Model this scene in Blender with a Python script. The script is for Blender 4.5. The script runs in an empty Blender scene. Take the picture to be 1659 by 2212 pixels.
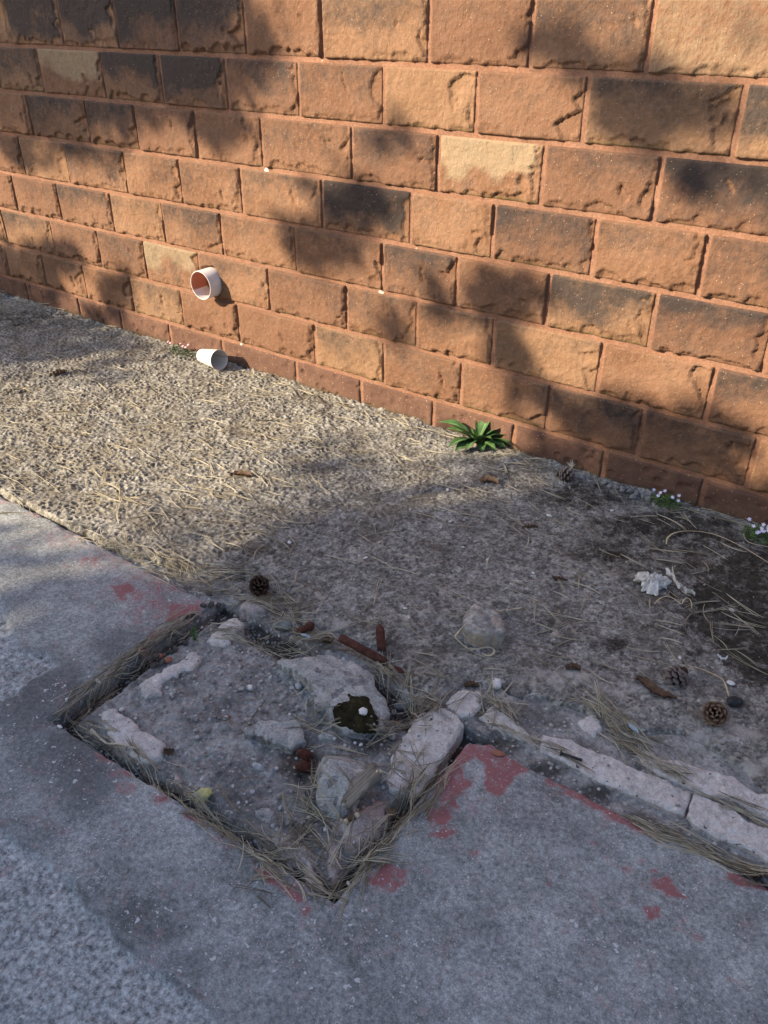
import bpy, math, random
import numpy as np
from mathutils import Vector, Matrix, Euler
R = random.Random(7)
RS = np.random.RandomState(11)
SC = bpy.context.scene
COL = SC.collection

# ------------------------------------------------------------------ camera
CAM = np.array([0.0, -2.50665, 1.42231])
YAW, PITCH = -0.62797, 0.55647
F_PX, CX, CY = 1783.12, 829.5, 1106.0            # in a 1659 x 2212 frame
cy_, sy_, cp_, sp_ = math.cos(YAW), math.sin(YAW), math.cos(PITCH), math.sin(PITCH)
CF = np.array([sy_*cp_, cy_*cp_, -sp_]); CR = np.array([cy_, -sy_, 0.0]); CU = np.cross(CR, CF)
cam = bpy.data.cameras.new('camera'); camo = bpy.data.objects.new('camera', cam); COL.objects.link(camo)
cam.sensor_fit = 'VERTICAL'; cam.sensor_height = 36.0; cam.lens = 36.0*F_PX/2212.0
cam.clip_start = 0.05; cam.clip_end = 300
camo.matrix_world = Matrix(((CR[0], CU[0], -CF[0], CAM[0]), (CR[1], CU[1], -CF[1], CAM[1]), (CR[2], CU[2], -CF[2], CAM[2]), (0, 0, 0, 1)))
SC.camera = camo

# ------------------------------------------------------------------ light
SUN_DIR = np.array([0.585, 0.690, -0.426]); SUN_DIR /= np.linalg.norm(SUN_DIR)   # the way the light travels
SUN_EL = math.asin(-SUN_DIR[2]); SUN_AZ = math.atan2(-SUN_DIR[0], -SUN_DIR[1])
world = bpy.data.worlds.new('World'); SC.world = world; world.use_nodes = True
wn = world.node_tree.nodes; wl = world.node_tree.links
for n in list(wn): wn.remove(n)
sky = wn.new('ShaderNodeTexSky'); sky.sky_type = 'NISHITA'; sky.sun_disc = False
sky.sun_elevation = SUN_EL; sky.sun_rotation = SUN_AZ % (2*math.pi)
sky.air_density = 1.0; sky.dust_density = 1.5; sky.ozone_density = 1.0
bg = wn.new('ShaderNodeBackground'); bg.inputs['Strength'].default_value = 0.15
wo = wn.new('ShaderNodeOutputWorld'); wl.new(sky.outputs[0], bg.inputs[0]); wl.new(bg.outputs[0], wo.inputs[0])
sl = bpy.data.lights.new('sun', 'SUN'); sl.energy = 5.0; sl.angle = math.radians(0.53); sl.color = (1.0, 0.82, 0.57)
so = bpy.data.objects.new('sun', sl); COL.objects.link(so)
so.rotation_euler = Vector(SUN_DIR).to_track_quat('-Z', 'Y').to_euler(); so.location = (-6, -7, 6)
SC.view_settings.view_transform = 'Standard'; SC.view_settings.look = 'None'
SC.view_settings.exposure = 1.08; SC.view_settings.gamma = 1.0
SC.cycles.max_bounces = 6; SC.cycles.diffuse_bounces = 3

# ------------------------------------------------------------------ pixels to places
GZ = -0.012
def ray(px, py): return CF*F_PX + CR*(px-CX) - CU*(py-CY)
def G(px, py, z=GZ):
    d = ray(px, py); t = (z-CAM[2])/d[2]; return CAM + t*d
def W(px, py, y=0.0):
    d = ray(px, py); t = (y-CAM[1])/d[1]; return CAM + t*d
def PX(P):
    q = np.asarray(P, float)-CAM; z = q@CF
    z = np.where(z < 0.2, 0.2, z)
    return CX+F_PX*(q@CR)/z, CY-F_PX*(q@CU)/z
# outlines were read off enlarged pieces of the photograph: origin and scale of each piece
ZO = {'a': (259.2, 1166.5, .2604), 'b': (604.9, 1296.1, .2604), 'c': (86.4, 1425.7, .2604), 'd': (475.2, 1641.8, .2604),
      'e': (950.5, 1252.9, .2083), 'f': (1296.1, 1123.3, .2188), 'g': (1166.5, 1555.3, .2969), 'h': (907.3, 846.8, .2344),
      'i': (1296.1, 1019.6, .2188), 'o': (0, 0, 1.0), 'r5': (0, 1036.9, .5), 'r6': (829.5, 1036.9, .5), 'r3': (0, 518.4, .5)}
def Z(k, pts): x0, y0, s = ZO[k]; return [(x0+s*p[0], y0+s*p[1]) for p in pts]
def ZP(k, x, y): x0, y0, s = ZO[k]; return (x0+s*x, y0+s*y)

# ------------------------------------------------------------------ noise
def _h(ix, iy, s):
    ix = ix.astype(np.int64).astype(np.uint64); iy = iy.astype(np.int64).astype(np.uint64)
    h = ix*np.uint64(0x9E3779B97F4A7C15) ^ (iy*np.uint64(0xC2B2AE3D27D4EB4F) + np.uint64(s*7919+13)*np.uint64(0x165667B19E3779F9))
    h ^= h >> np.uint64(29); h *= np.uint64(0xBF58476D1CE4E5B9); h ^= h >> np.uint64(32); h *= np.uint64(0x94D049BB133111EB); h ^= h >> np.uint64(29)
    return (h >> np.uint64(40)).astype(np.float64)/float(1 << 24)
np.seterr(over='ignore')
def vn(x, y, s=0):
    x = np.asarray(x, float); y = np.asarray(y, float)
    ix = np.floor(x); iy = np.floor(y); fx = x-ix; fy = y-iy
    fx = fx*fx*fx*(fx*(fx*6-15)+10); fy = fy*fy*fy*(fy*(fy*6-15)+10)
    a = _h(ix, iy, s); b = _h(ix+1, iy, s); c = _h(ix, iy+1, s); d = _h(ix+1, iy+1, s)
    return (a+(b-a)*fx)*(1-fy)+(c+(d-c)*fx)*fy
def fbm(x, y, s=0, o=4, g=.5):
    r = 0; a = 1; n = 0
    for i in range(o):
        r = r+a*(vn(x*2**i+17.3*i, y*2**i-9.1*i, s+i)*2-1); n += a; a *= g
    return r/n
def worley(x, y, s=0):
    ix = np.floor(x); iy = np.floor(y); f1 = np.full(np.shape(x), 9.0); f2 = f1.copy(); idv = np.zeros(np.shape(x))
    for i in (-1, 0, 1):
        for j in (-1, 0, 1):
            cx = ix+i; cy = iy+j
            d = np.hypot(cx+_h(cx, cy, s)-x, cy+_h(cx, cy, s+1)-y); hid = _h(cx, cy, s+2)
            m = d < f1; f2 = np.where(m, f1, np.minimum(f2, d)); idv = np.where(m, hid, idv); f1 = np.where(m, d, f1)
    return f1, f2, idv
def sst(a, b, x): t = np.clip((x-a)/(b-a), 0, 1); return t*t*(3-2*t)

# ------------------------------------------------------------------ materials
MATS = {}
class NT:
    def __init__(s, name, rough=.85, spec=.25):
        s.m = bpy.data.materials.new(name); s.m.use_nodes = True; s.n = s.m.node_tree.nodes; s.l = s.m.node_tree.links
        s.b = s.n['Principled BSDF']; s.b.inputs['Roughness'].default_value = rough; s.b.inputs['Specular IOR Level'].default_value = spec
        s.tc = s.n.new('ShaderNodeTexCoord').outputs['Object']; MATS[name] = s.m
    def put(s, inp, v):
        if isinstance(v, (int, float)): inp.default_value = v
        elif isinstance(v, tuple): inp.default_value = (*v, 1) if len(v) == 3 and len(inp.default_value) == 4 else v
        else: s.l.new(v, inp)
    def noise(s, scale, detail=5, rough=.55, vec=None, dist=0, st=None):
        n = s.n.new('ShaderNodeTexNoise'); n.inputs['Scale'].default_value = scale; n.inputs['Detail'].default_value = detail
        n.inputs['Roughness'].default_value = rough; n.inputs['Distortion'].default_value = dist
        v = vec or s.tc
        if st: mp = s.n.new('ShaderNodeMapping'); mp.inputs['Scale'].default_value = st; s.l.new(v, mp.inputs[0]); v = mp.outputs[0]
        s.l.new(v, n.inputs['Vector']); return n.outputs['Fac']
    def voro(s, scale, out='Distance', feat='F1', rnd=1, dist=0):
        n = s.n.new('ShaderNodeTexVoronoi'); n.feature = feat; n.inputs['Scale'].default_value = scale; n.inputs['Randomness'].default_value = rnd
        v = s.tc
        if dist:
            nn = s.n.new('ShaderNodeTexNoise'); nn.inputs['Scale'].default_value = scale*2.2; nn.inputs['Detail'].default_value = 2; s.l.new(s.tc, nn.inputs['Vector'])
            ma = s.n.new('ShaderNodeVectorMath'); ma.operation = 'MULTIPLY_ADD'; s.l.new(nn.outputs['Color'], ma.inputs[0]); ma.inputs[1].default_value = (dist*4/scale,)*3; s.l.new(s.tc, ma.inputs[2]); v = ma.outputs[0]
        s.l.new(v, n.inputs['Vector']); return n.outputs[out]
    def attr(s, name):
        n = s.n.new('ShaderNodeAttribute'); n.attribute_name = name; return n.outputs['Fac']
    def ramp(s, fac, stops, mode='LINEAR'):
        n = s.n.new('ShaderNodeValToRGB'); n.color_ramp.interpolation = mode; e = n.color_ramp.elements
        while len(e) < len(stops): e.new(.5)
        for i, (p, c) in enumerate(stops):
            e[i].position = p; e[i].color = (c, c, c, 1) if isinstance(c, (int, float)) else (*c, 1)
        s.l.new(fac, n.inputs[0]); return n.outputs[0]
    def math(s, op, a, b=None, clamp=False):
        n = s.n.new('ShaderNodeMath'); n.operation = op; n.use_clamp = clamp; s.put(n.inputs[0], a)
        if b is not None: s.put(n.inputs[1], b)
        return n.outputs[0]
    def mix(s, fac, a, b, mode='MIX'):
        n = s.n.new('ShaderNodeMix'); n.data_type = 'RGBA'; n.blend_type = mode
        s.put(n.inputs[0], fac); s.put(n.inputs[6], a); s.put(n.inputs[7], b); return n.outputs[2]
    def thr(s, v, lo, hi):      # a soft step
        return s.ramp(v, [(lo, 0.0), (hi, 1.0)])
    def bump(s, h, strength=.5, dist=.002):
        n = s.n.new('ShaderNodeBump'); n.inputs['Strength'].default_value = strength; n.inputs['Distance'].default_value = dist
        s.put(n.inputs['Height'], h); s.l.new(n.outputs[0], s.b.inputs['Normal'])
    def col(s, c): s.put(s.b.inputs['Base Color'], c)

# sandstone of the wall
t = NT('sandstone', .9, .15)
c = t.ramp(t.noise(7, 6, .6), [(.3, (.172, .090, .053)), (.5, (.242, .134, .082)), (.72, (.295, .175, .113))])
c = t.mix(t.thr(t.noise(60, 4, .65), .5, .75), c, (.30, .18, .118))
c = t.mix(t.math('MULTIPLY', t.thr(t.noise(16, 5, .7, st=(.6, 1, 3)), .55, .75), .35), c, (.27, .115, .065))
tint = t.attr('tint'); c = t.mix(t.math('MULTIPLY', t.thr(tint, .35, 1.0), .6), c, (.15, .08, .056))
c = t.mix(t.math('MULTIPLY', t.thr(t.math('SUBTRACT', 1.0, tint), .6, 1.0), .4), c, (.31, .205, .125))
n1 = t.noise(14, 6, .65); n2 = t.noise(45, 5, .7)
st = t.math('ADD', t.attr('stain_shade'), t.math('MULTIPLY', t.math('SUBTRACT', n1, .5), 1.1)); st = t.math('ADD', st, t.math('MULTIPLY', t.math('SUBTRACT', n2, .5), .8))
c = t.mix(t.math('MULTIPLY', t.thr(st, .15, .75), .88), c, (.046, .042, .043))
ms = t.math('ADD', t.attr('moss'), t.math('MULTIPLY', t.math('SUBTRACT', n2, .5), 1.2))
c = t.mix(t.math('MULTIPLY', t.thr(ms, .45, .85), .75), c, (.10, .085, .035))
pl = t.math('ADD', t.attr('pale'), t.math('MULTIPLY', t.math('SUBTRACT', n2, .5), .9))
c = t.mix(t.math('MULTIPLY', t.thr(pl, .35, .8), .62), c, (.40, .31, .205))
sp = t.thr(t.math('SUBTRACT', 1.0, t.voro(85)), .86, .93); c = t.mix(t.math('MULTIPLY', sp, t.thr(t.noise(25, 2), .45, .55)), c, (.50, .38, .27))
t.col(c)
t.bump(t.math('ADD', t.noise(190, 4, .6, st=(1, 1, .55)), t.math('MULTIPLY', t.noise(60, 5, .6), 1.8)), .8, .0032)
# pointing
t = NT('mortar', .9, .15)
c = t.ramp(t.noise(22, 5), [(.3, (.235, .122, .080)), (.7, (.325, .182, .126))])
c = t.mix(t.math('MULTIPLY', t.thr(t.noise(11, 6, .7), .48, .7), .55), c, (.13, .075, .055)); c = t.mix(.6, c, t.ramp(t.noise(150, 4, .75), [(.3, (.22, .22, .22)), (.7, (.8, .8, .8))]), 'OVERLAY')
c = t.mix(t.thr(t.attr('lime'), .4, .6), c, (.8, .74, .66)); t.col(c); t.bump(t.noise(160, 3), .4, .002)
# plinth
t = NT('plinth_stone', .92, .12)
c = t.ramp(t.noise(12, 6, .65), [(.3, (.12, .068, .054)), (.55, (.155, .088, .066)), (.75, (.205, .125, .094))])
c = t.mix(t.math('MULTIPLY', t.thr(t.noise(30, 5, .7), .55, .7), .6), c, (.09, .06, .045))
c = t.mix(t.math('MULTIPLY', t.thr(t.attr('moss'), .3, .9), .6), c, (.08, .07, .04))
c = t.mix(t.thr(t.math('SUBTRACT', 1.0, t.voro(60)), .87, .93), c, (.5, .36, .28)); t.col(c); t.bump(t.noise(120, 5, .65), .7, .004)

def concrete(name, dark, mid, light, fleck=True, nscale=1.0, bstr=.5):
    t = NT(name, .88, .2)
    n1 = t.noise(9*nscale, 6, .6); n2 = t.noise(120*nscale, 4, .7)
    c = t.ramp(n1, [(.25, dark), (.5, mid), (.75, light)])
    c = t.mix(.34, c, t.ramp(t.noise(300*nscale, 2, .7), [(.3, (.1, .1, .1)), (.5, (.5, .5, .5)), (.7, (.92, .92, .92))]), 'OVERLAY'); c = t.mix(.75, c, t.ramp(n2, [(.3, (.2, .2, .2)), (.5, (.5, .5, .5)), (.72, (.85, .85, .85))]), 'OVERLAY'); c = t.mix(.38, c, t.ramp(t.noise(48*nscale, 6, .72), [(.32, (.22, .22, .22)), (.5, (.5, .5, .5)), (.68, (.8, .8, .8))]), 'OVERLAY')
    return t, c, n1, n2
# worn, pebbly concrete at the foot of the wall
t, c, n1, n2 = concrete('rough_concrete', (.165, .163, .155), (.24, .238, .228), (.335, .332, .318))
cav = t.attr('cav')
c = t.mix(t.math('MULTIPLY', t.thr(t.noise(5.5, 8, .72, dist=.4), .47, .64), .6), c, (.105, .088, .074))
c = t.mix(.62, c, t.ramp(t.voro(68, 'Color', dist=.15), [(.15, (.16, .16, .16)), (.45, (.45, .45, .45)), (.8, (.72, .72, .72)), (.95, (.9, .9, .9))]), 'OVERLAY'); c = t.mix(.55, c, t.ramp(t.voro(150, 'Color', dist=.15), [(.15, (.2, .2, .2)), (.5, (.5, .5, .5)), (.9, (.82, .82, .82))]), 'OVERLAY')
c = t.mix(t.math('MULTIPLY', t.thr(cav, .2, .8), .85), c, (.06, .053, .048))  # pits darkened in colour, painted shade contrast that flat light lacks
c = t.mix(t.math('MULTIPLY', t.attr('sand_sun'), .45), c, t.mix(.7, (.30, .26, .185), t.ramp(t.noise(130, 5, .7), [(.3, (.24, .24, .24)), (.7, (.8, .8, .8))]), 'OVERLAY'))  # sandy dirt, its warm tint also standing in for yellow sunlight
c = t.mix(t.math('MULTIPLY', t.thr(t.noise(8, 8, .72, dist=.4), .50, .66), .55), c, (.10, .082, .066))
c = t.mix(t.math('MULTIPLY', t.thr(t.attr('crest'), .45, .95), .55), c, (.44, .415, .365))  # crests lightened in colour, the bright side of the painted relief
ms = t.math('ADD', t.attr('moss'), t.math('MULTIPLY', t.math('SUBTRACT', t.noise(19, 10, .84, dist=.5), .5), 3.0))
c = t.mix(t.math('MULTIPLY', t.thr(ms, .36, .74), .9), c, t.ramp(t.noise(60, 4), [(.35, (.012, .010, .009)), (.7, (.045, .038, .029))]))
pa = t.math('ADD', t.attr('pale'), t.math('MULTIPLY', t.math('SUBTRACT', t.noise(22, 6, .65), .5), 1.5))
c = t.mix(t.math('MULTIPLY', t.thr(pa, .4, .75), .75), c, (.50, .475, .45))
c = t.mix(t.thr(t.math('SUBTRACT', 1.0, t.voro(70)), .90, .94), c, (.55, .52, .5)); t.col(c)
t.bump(t.math('ADD', t.noise(260, 3, .7), t.math('MULTIPLY', t.noise(110, 3), 1.5)), .7, .003)
# smooth footpath concrete with red paint
t, c, n1, n2 = concrete('footpath_concrete', (.205, .222, .229), (.284, .304, .312), (.362, .384, .39))
c = t.mix(.8, c, t.ramp(t.noise(3.1, 5, .6), [(.3, (.3, .3, .3)), (.7, (.68, .68, .68))]), 'OVERLAY')
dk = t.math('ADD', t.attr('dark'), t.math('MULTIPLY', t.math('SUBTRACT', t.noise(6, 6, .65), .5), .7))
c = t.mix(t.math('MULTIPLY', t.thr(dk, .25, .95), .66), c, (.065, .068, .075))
co = t.attr('coarse')
cc = t.ramp(t.noise(85, 5, .75), [(.34, (.085, .091, .095)), (.5, (.35, .375, .385)), (.66, (.66, .70, .715))]); c = t.mix(t.math('MULTIPLY', co, .9), c, cc)
c = t.mix(t.math('MULTIPLY', t.thr(t.attr('pale'), .1, .9), t.thr(t.noise(40, 5, .7), .38, .6)), c, (.44, .44, .47))
rm = t.math('ADD', t.math('MULTIPLY', t.attr('red'), .78), t.math('MULTIPLY', t.math('SUBTRACT', t.noise(30, 8, .78), .5), 2.3))
rm = t.math('ADD', rm, t.math('MULTIPLY', t.math('SUBTRACT', t.noise(130, 4, .7), .5), 1.3))
rcol = t.ramp(t.noise(45, 5, .7), [(.3, (.17, .03, .036)), (.7, (.28, .068, .074))])
c = t.mix(t.math('MULTIPLY', t.thr(rm, .50, .66), .85), c, rcol)
c = t.mix(t.math('MULTIPLY', t.thr(rm, .12, .58), .55), c, (.36, .17, .175))
v = t.voro(40, dist=.22); fl = t.math('MULTIPLY', t.thr(t.math('SUBTRACT', 1.0, v), .84, .88), t.thr(t.math('ADD', t.noise(3.5, 3), t.math('MULTIPLY', t.attr('fleck'), .25)), .5, .56)); c = t.mix(fl, c, (.56, .58, .59))
v = t.voro(120, dist=.3); fl = t.math('MULTIPLY', t.thr(t.math('SUBTRACT', 1.0, v), .80, .86), t.thr(t.noise(15, 2), .42, .55)); c = t.mix(fl, c, (.60, .61, .63))
v = t.voro(95); fl = t.math('MULTIPLY', t.thr(t.math('SUBTRACT', 1.0, v), .9, .93), .7); c = t.mix(fl, c, (.04, .04, .045)); t.col(c)
hb = t.math('ADD', t.noise(200, 4, .7), t.math('MULTIPLY', t.math('MULTIPLY', co, t.noise(70, 4)), 5.0)); hb = t.math('ADD', hb, t.math('MULTIPLY', t.thr(rm, .62, .72), .5)); t.bump(hb, .45, .0025)
# soil and rubble dust
t = NT('soil', .95, .1)
c = t.ramp(t.noise(16, 6, .65), [(.28, (.09, .088, .085)), (.48, (.235, .234, .229)), (.72, (.46, .462, .452))])
c = t.mix(.7, c, t.ramp(t.noise(140, 4, .75), [(.3, (.2, .2, .2)), (.7, (.8, .8, .8))]), 'OVERLAY')
c = t.mix(t.math('MULTIPLY', t.thr(t.noise(11, 7, .7, dist=.4), .53, .6), .6), c, t.mix(.6, (.46, .455, .45), t.ramp(t.noise(90, 5, .75), [(.3, (.2, .2, .2)), (.7, (.8, .8, .8))]), 'OVERLAY'))
c = t.mix(t.math('MULTIPLY', t.thr(t.attr('damp_shade'), .2, .9), .85), c, (.035, .028, .022))  # painted shade in the low gap along slab edges, plus damp patches
v = t.voro(75); c = t.mix(t.thr(t.math('SUBTRACT', 1.0, v), .66, .76), c, t.ramp(t.voro(75, 'Color'), [(.2, (.2, .195, .2)), (.6, (.36, .345, .345)), (.9, (.6, .59, .58))]))
c = t.mix(t.math('MULTIPLY', t.thr(t.noise(7, 4), .6, .7), .3), c, (.2, .13, .11)); t.col(c); t.bump(t.math('ADD', t.noise(220, 4, .7), t.math('MULTIPLY', t.voro(75), -1.5)), .8, .004)

def simple(name, stops, scale=20, rough=.85, spec=.2, bstr=.5, bscale=150, bdist=.002, fleck=None, detail=5):
    t = NT(name, rough, spec); c = t.ramp(t.noise(scale, detail, .65), stops)
    c = t.mix(.5, c, t.ramp(t.noise(scale*6, 4, .75), [(.3, (.18, .18, .18)), (.7, (.84, .84, .84))]), 'OVERLAY')
    if 'brick' in name or 'rubble' in name: c = t.mix(t.math('MULTIPLY', t.thr(t.noise(16, 7, .72, dist=.3), .52, .66), .6), c, (.17, .15, .14)); c = t.mix(t.thr(t.noise(75, 3, .6), .66, .7), c, (.09, .08, .075))
    if fleck: v = t.voro(fleck[0]); c = t.mix(t.math('MULTIPLY', t.thr(t.math('SUBTRACT', 1.0, v), fleck[1], fleck[1]+.06), fleck[3]), c, fleck[2])
    t.col(c); t.bump(t.noise(bscale, 4, .65), bstr, bdist); return t
simple('pink_brick', [(.28, (.34, .31, .30)), (.5, (.57, .545, .53)), (.75, (.73, .71, .69))], 34, .9, .15, .8, 110, .004, detail=8)
simple('pink_rubble', [(.3, (.25, .215, .205)), (.5, (.42, .365, .35)), (.75, (.55, .50, .48))], 34, .9, .15, .7, 110, .004, None)
t = NT('aggregate_concrete', .9, .2)
c = t.ramp(t.voro(48, 'Color'), [(.1, (.16, .17, .18)), (.45, (.42, .435, .445)), (.8, (.64, .64, .63)), (.97, (.76, .74, .70))])
c = t.mix(.38, c, t.ramp(t.noise(60, 6, .7), [(.32, (.18, .185, .19)), (.5, (.50, .505, .505)), (.68, (.74, .735, .72))])); c = t.mix(t.thr(t.noise(22, 5, .7), .6, .7), c, (.15, .135, .115)); c = t.mix(.6, c, t.ramp(t.noise(210, 4, .75), [(.3, (.12, .12, .12)), (.7, (.9, .9, .9))]), 'OVERLAY'); t.col(c); t.bump(t.math('ADD', t.noise(130, 6, .75), t.math('MULTIPLY', t.voro(60, dist=.2), -.9)), 1.0, .009)
t = NT('lump_concrete', .92, .15)
c = t.ramp(t.noise(55, 6, .7), [(.32, (.16, .152, .146)), (.5, (.34, .327, .312)), (.68, (.60, .575, .535))]); c = t.mix(t.math('MULTIPLY', t.thr(t.noise(9, 3), .5, .6), .5), c, (.50, .39, .29)); t.col(c); t.bump(t.noise(90, 5, .7), .9, .006)
simple('moss', [(.3, (.016, .014, .009)), (.55, (.038, .034, .018)), (.8, (.085, .075, .04))], 45, .98, .05, 1.0, 220, .006)
simple('pebble_pale', [(.3, (.34, .34, .36)), (.7, (.55, .55, .57))], 60, .7, .3, .3, 150)
simple('pebble_white', [(.3, (.6, .6, .62)), (.7, (.8, .8, .8))], 60, .6, .3, .3, 150)
simple('pebble_grey', [(.3, (.16, .16, .17)), (.7, (.3, .29, .29))], 60, .75, .3, .4, 150)
simple('pebble_green', [(.3, (.15, .18, .185)), (.55, (.20, .235, .235)), (.75, (.33, .34, .335))], 45, .55, .4, .2, 100)
simple('terracotta', [(.3, (.28, .11, .07)), (.7, (.42, .19, .12))], 60, .85, .2)
simple('tar', [(.3, (.018, .019, .023)), (.7, (.04, .042, .05))], 60, .6, .35, .6, 60, .004)
simple('navy_plastic', [(.3, (.012, .016, .035)), (.7, (.03, .04, .075))], 40, .4, .5)
simple('blue_plastic', [(.3, (.5, .62, .68)), (.7, (.68, .77, .8))], 30, .4, .5)
simple('rust', [(.25, (.05, .022, .018)), (.5, (.095, .04, .032)), (.75, (.15, .075, .056))], 60, .95, .1, .9, 130, .004)
t = NT('needle', .7, .25); c = t.ramp(t.attr('tone'), [(.0, (.10, .075, .055)), (.25, (.24, .20, .145)), (.6, (.40, .355, .265)), (1.0, (.60, .55, .43))]); t.col(c)
simple('straw', [(.3, (.5, .42, .27)), (.7, (.66, .58, .40))], 14, .65, .3, .2, 120)
simple('reed', [(.3, (.36, .33, .26)), (.7, (.5, .46, .37))], 20, .7, .25, .2, 120)
simple('dry_leaf', [(.3, (.07, .045, .03)), (.7, (.16, .1, .065))], 40, .8, .2, .6, 90, .003)
simple('tan_leaf', [(.3, (.2, .125, .07)), (.7, (.36, .24, .14))], 40, .8, .2, .6, 90, .003)
simple('cone_core', [(.3, (.035, .022, .016)), (.7, (.08, .05, .035))], 40, .9, .1)
t = NT('cone_scale', .8, .2); tip = t.attr('tip'); c = t.mix(tip, (.05, .028, .018), t.ramp(t.noise(60, 4), [(.3, (.14, .085, .058)), (.7, (.27, .185, .135))])); t.col(c); t.bump(t.noise(150, 3), .5, .002)
t = NT('cone_scale_grey', .85, .15); tip = t.attr('tip'); c = t.mix(tip, (.03, .02, .016), t.ramp(t.noise(60, 4), [(.3, (.15, .12, .11)), (.7, (.27, .225, .205))])); t.col(c); t.bump(t.noise(150, 3), .5, .002)
t = NT('cone_scale_dark', .9, .1); tip = t.attr('tip'); c = t.mix(tip, (.018, .012, .01), (.085, .055, .042)); t.col(c); t.bump(t.noise(150, 3), .5, .002)
t = NT('leaf', .5, .35); c = t.mix(t.attr('rib'), t.ramp(t.noise(30, 4), [(.3, (.026, .075, .022)), (.7, (.06, .145, .04))]), (.15, .25, .10)); t.col(c); t.bump(t.attr('rib'), .4, .003)
t = NT('small_leaf', .5, .35); c = t.ramp(t.noise(60, 3), [(.3, (.025, .07, .015)), (.7, (.10, .20, .05))]); t.col(c)
t = NT('dark_leaf', .5, .35); c = t.ramp(t.noise(60, 3), [(.3, (.014, .035, .014)), (.7, (.04, .09, .035))]); t.col(c)
t = NT('violet_petal', .6, .2); t.col((.66, .64, .90))
t = NT('pink_petal', .6, .2); t.col((.72, .42, .62))
t = NT('flower_eye', .6, .2); t.col((.75, .72, .3))
simple('paper_scrap', [(.25, (.40, .35, .27)), (.42, (.62, .60, .56)), (.7, (.76, .76, .75))], 22, .7, .25, .5, 90, .003)
t = NT('cup_paper', .55, .35)
c = t.mix(t.math('MULTIPLY', t.thr(t.noise(40, 4, .7), .55, .7), t.attr('grub')), (.72, .70, .68), (.40, .42, .5)); c = t.mix(t.attr('seam'), c, (.35, .34, .36)); t.col(c)
t = NT('cup_print', .6, .3); t.col((.16, .22, .22))
t = NT('pvc', .35, .4); c = t.ramp(t.noise(12, 4), [(.35, (.60, .55, .55)), (.7, (.72, .69, .69))]); t.col(c)
t = NT('pipe_clay', .6, .25); c = t.ramp(t.noise(14, 4), [(.3, (.36, .13, .08)), (.7, (.5, .2, .13))]); t.col(c)
t = NT('grey_wood', .85, .15); c = t.ramp(t.noise(12, 6, .6, st=(1.2, 14, 14)), [(.3, (.13, .11, .092)), (.5, (.23, .20, .17)), (.7, (.34, .3, .26))]); t.col(c); t.bump(t.noise(16, 6, .6, st=(1.2, 16, 16)), .8, .004)
simple('pale_wood', [(.3, (.55, .46, .3)), (.7, (.72, .62, .45))], 40, .8, .2)
simple('bark', [(.3, (.05, .035, .028)), (.7, (.13, .095, .075))], 14, .95, .1, .9, 40, .02)
t = NT('pine_foliage', .7, .2); c = t.ramp(t.noise(3, 3), [(.3, (.025, .05, .018)), (.7, (.06, .095, .035))]); t.col(c)
simple('lichen_stone', [(.35, (.40, .42, .42)), (.5, (.58, .56, .24)), (.75, (.66, .62, .27))], 45, .85, .2, .7, 120, .003)
simple('feather', [(.3, (.6, .58, .55)), (.7, (.75, .73, .7))], 40, .8, .2)
simple('charcoal_soil', [(.3, (.06, .055, .052)), (.7, (.14, .128, .12))], 60, .95, .1, .7, 100, .004)
simple('outer_paving', [(.3, (.15, .145, .15)), (.7, (.22, .21, .215))], 5, .9, .15)

# ------------------------------------------------------------------ object helpers
def tag(o, label=None, cat=None, group=None, kind=None):
    if label: o['label'] = label
    if cat: o['category'] = cat
    if group: o['group'] = group
    if kind: o['kind'] = kind
    return o
def mesh(name, V, F, mat, parent=None, loc=(0, 0, 0), smooth=True, attrs=None, mats=None, midx=None):
    V = np.asarray(V, float)
    me = bpy.data.meshes.new(name)
    if isinstance(F, np.ndarray) and F.ndim == 2:
        k = F.shape[1]; n = len(F)
        me.vertices.add(len(V)); me.vertices.foreach_set('co', V.astype(np.float32).ravel())
        me.loops.add(n*k); me.loops.foreach_set('vertex_index', F.astype(np.int32).ravel())
        me.polygons.add(n); me.polygons.foreach_set('loop_start', np.arange(0, n*k, k, dtype=np.int32))
        me.update(calc_edges=True); me.validate()
    else:
        me.from_pydata([tuple(v) for v in V], [], [tuple(int(i) for i in f) for f in F])
    if smooth: me.polygons.foreach_set('use_smooth', np.ones(len(me.polygons), bool))
    if attrs:
        for k, v in attrs.items():
            a = me.attributes.new(k, 'FLOAT', 'POINT'); a.data.foreach_set('value', np.asarray(v, np.float32))
    me.materials.append(MATS[mat])
    if mats:
        for m in mats: me.materials.append(MATS[m])
        if midx is not None: me.polygons.foreach_set('material_index', np.asarray(midx, np.int32))
    o = bpy.data.objects.new(name, me); COL.objects.link(o); o.location = loc
    if parent is not None: o.parent = parent
    return o
def empty(name, loc, rot=(0, 0, 0)):
    o = bpy.data.objects.new(name, None); COL.objects.link(o); o.location = loc; o.rotation_euler = rot; o.empty_display_size = .05; return o
def copy_tree(o, parent=None):
    c = o.copy(); COL.objects.link(c)
    if parent is not None: c.parent = parent
    for ch in list(o.children): copy_tree(ch, c)
    return c

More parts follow.
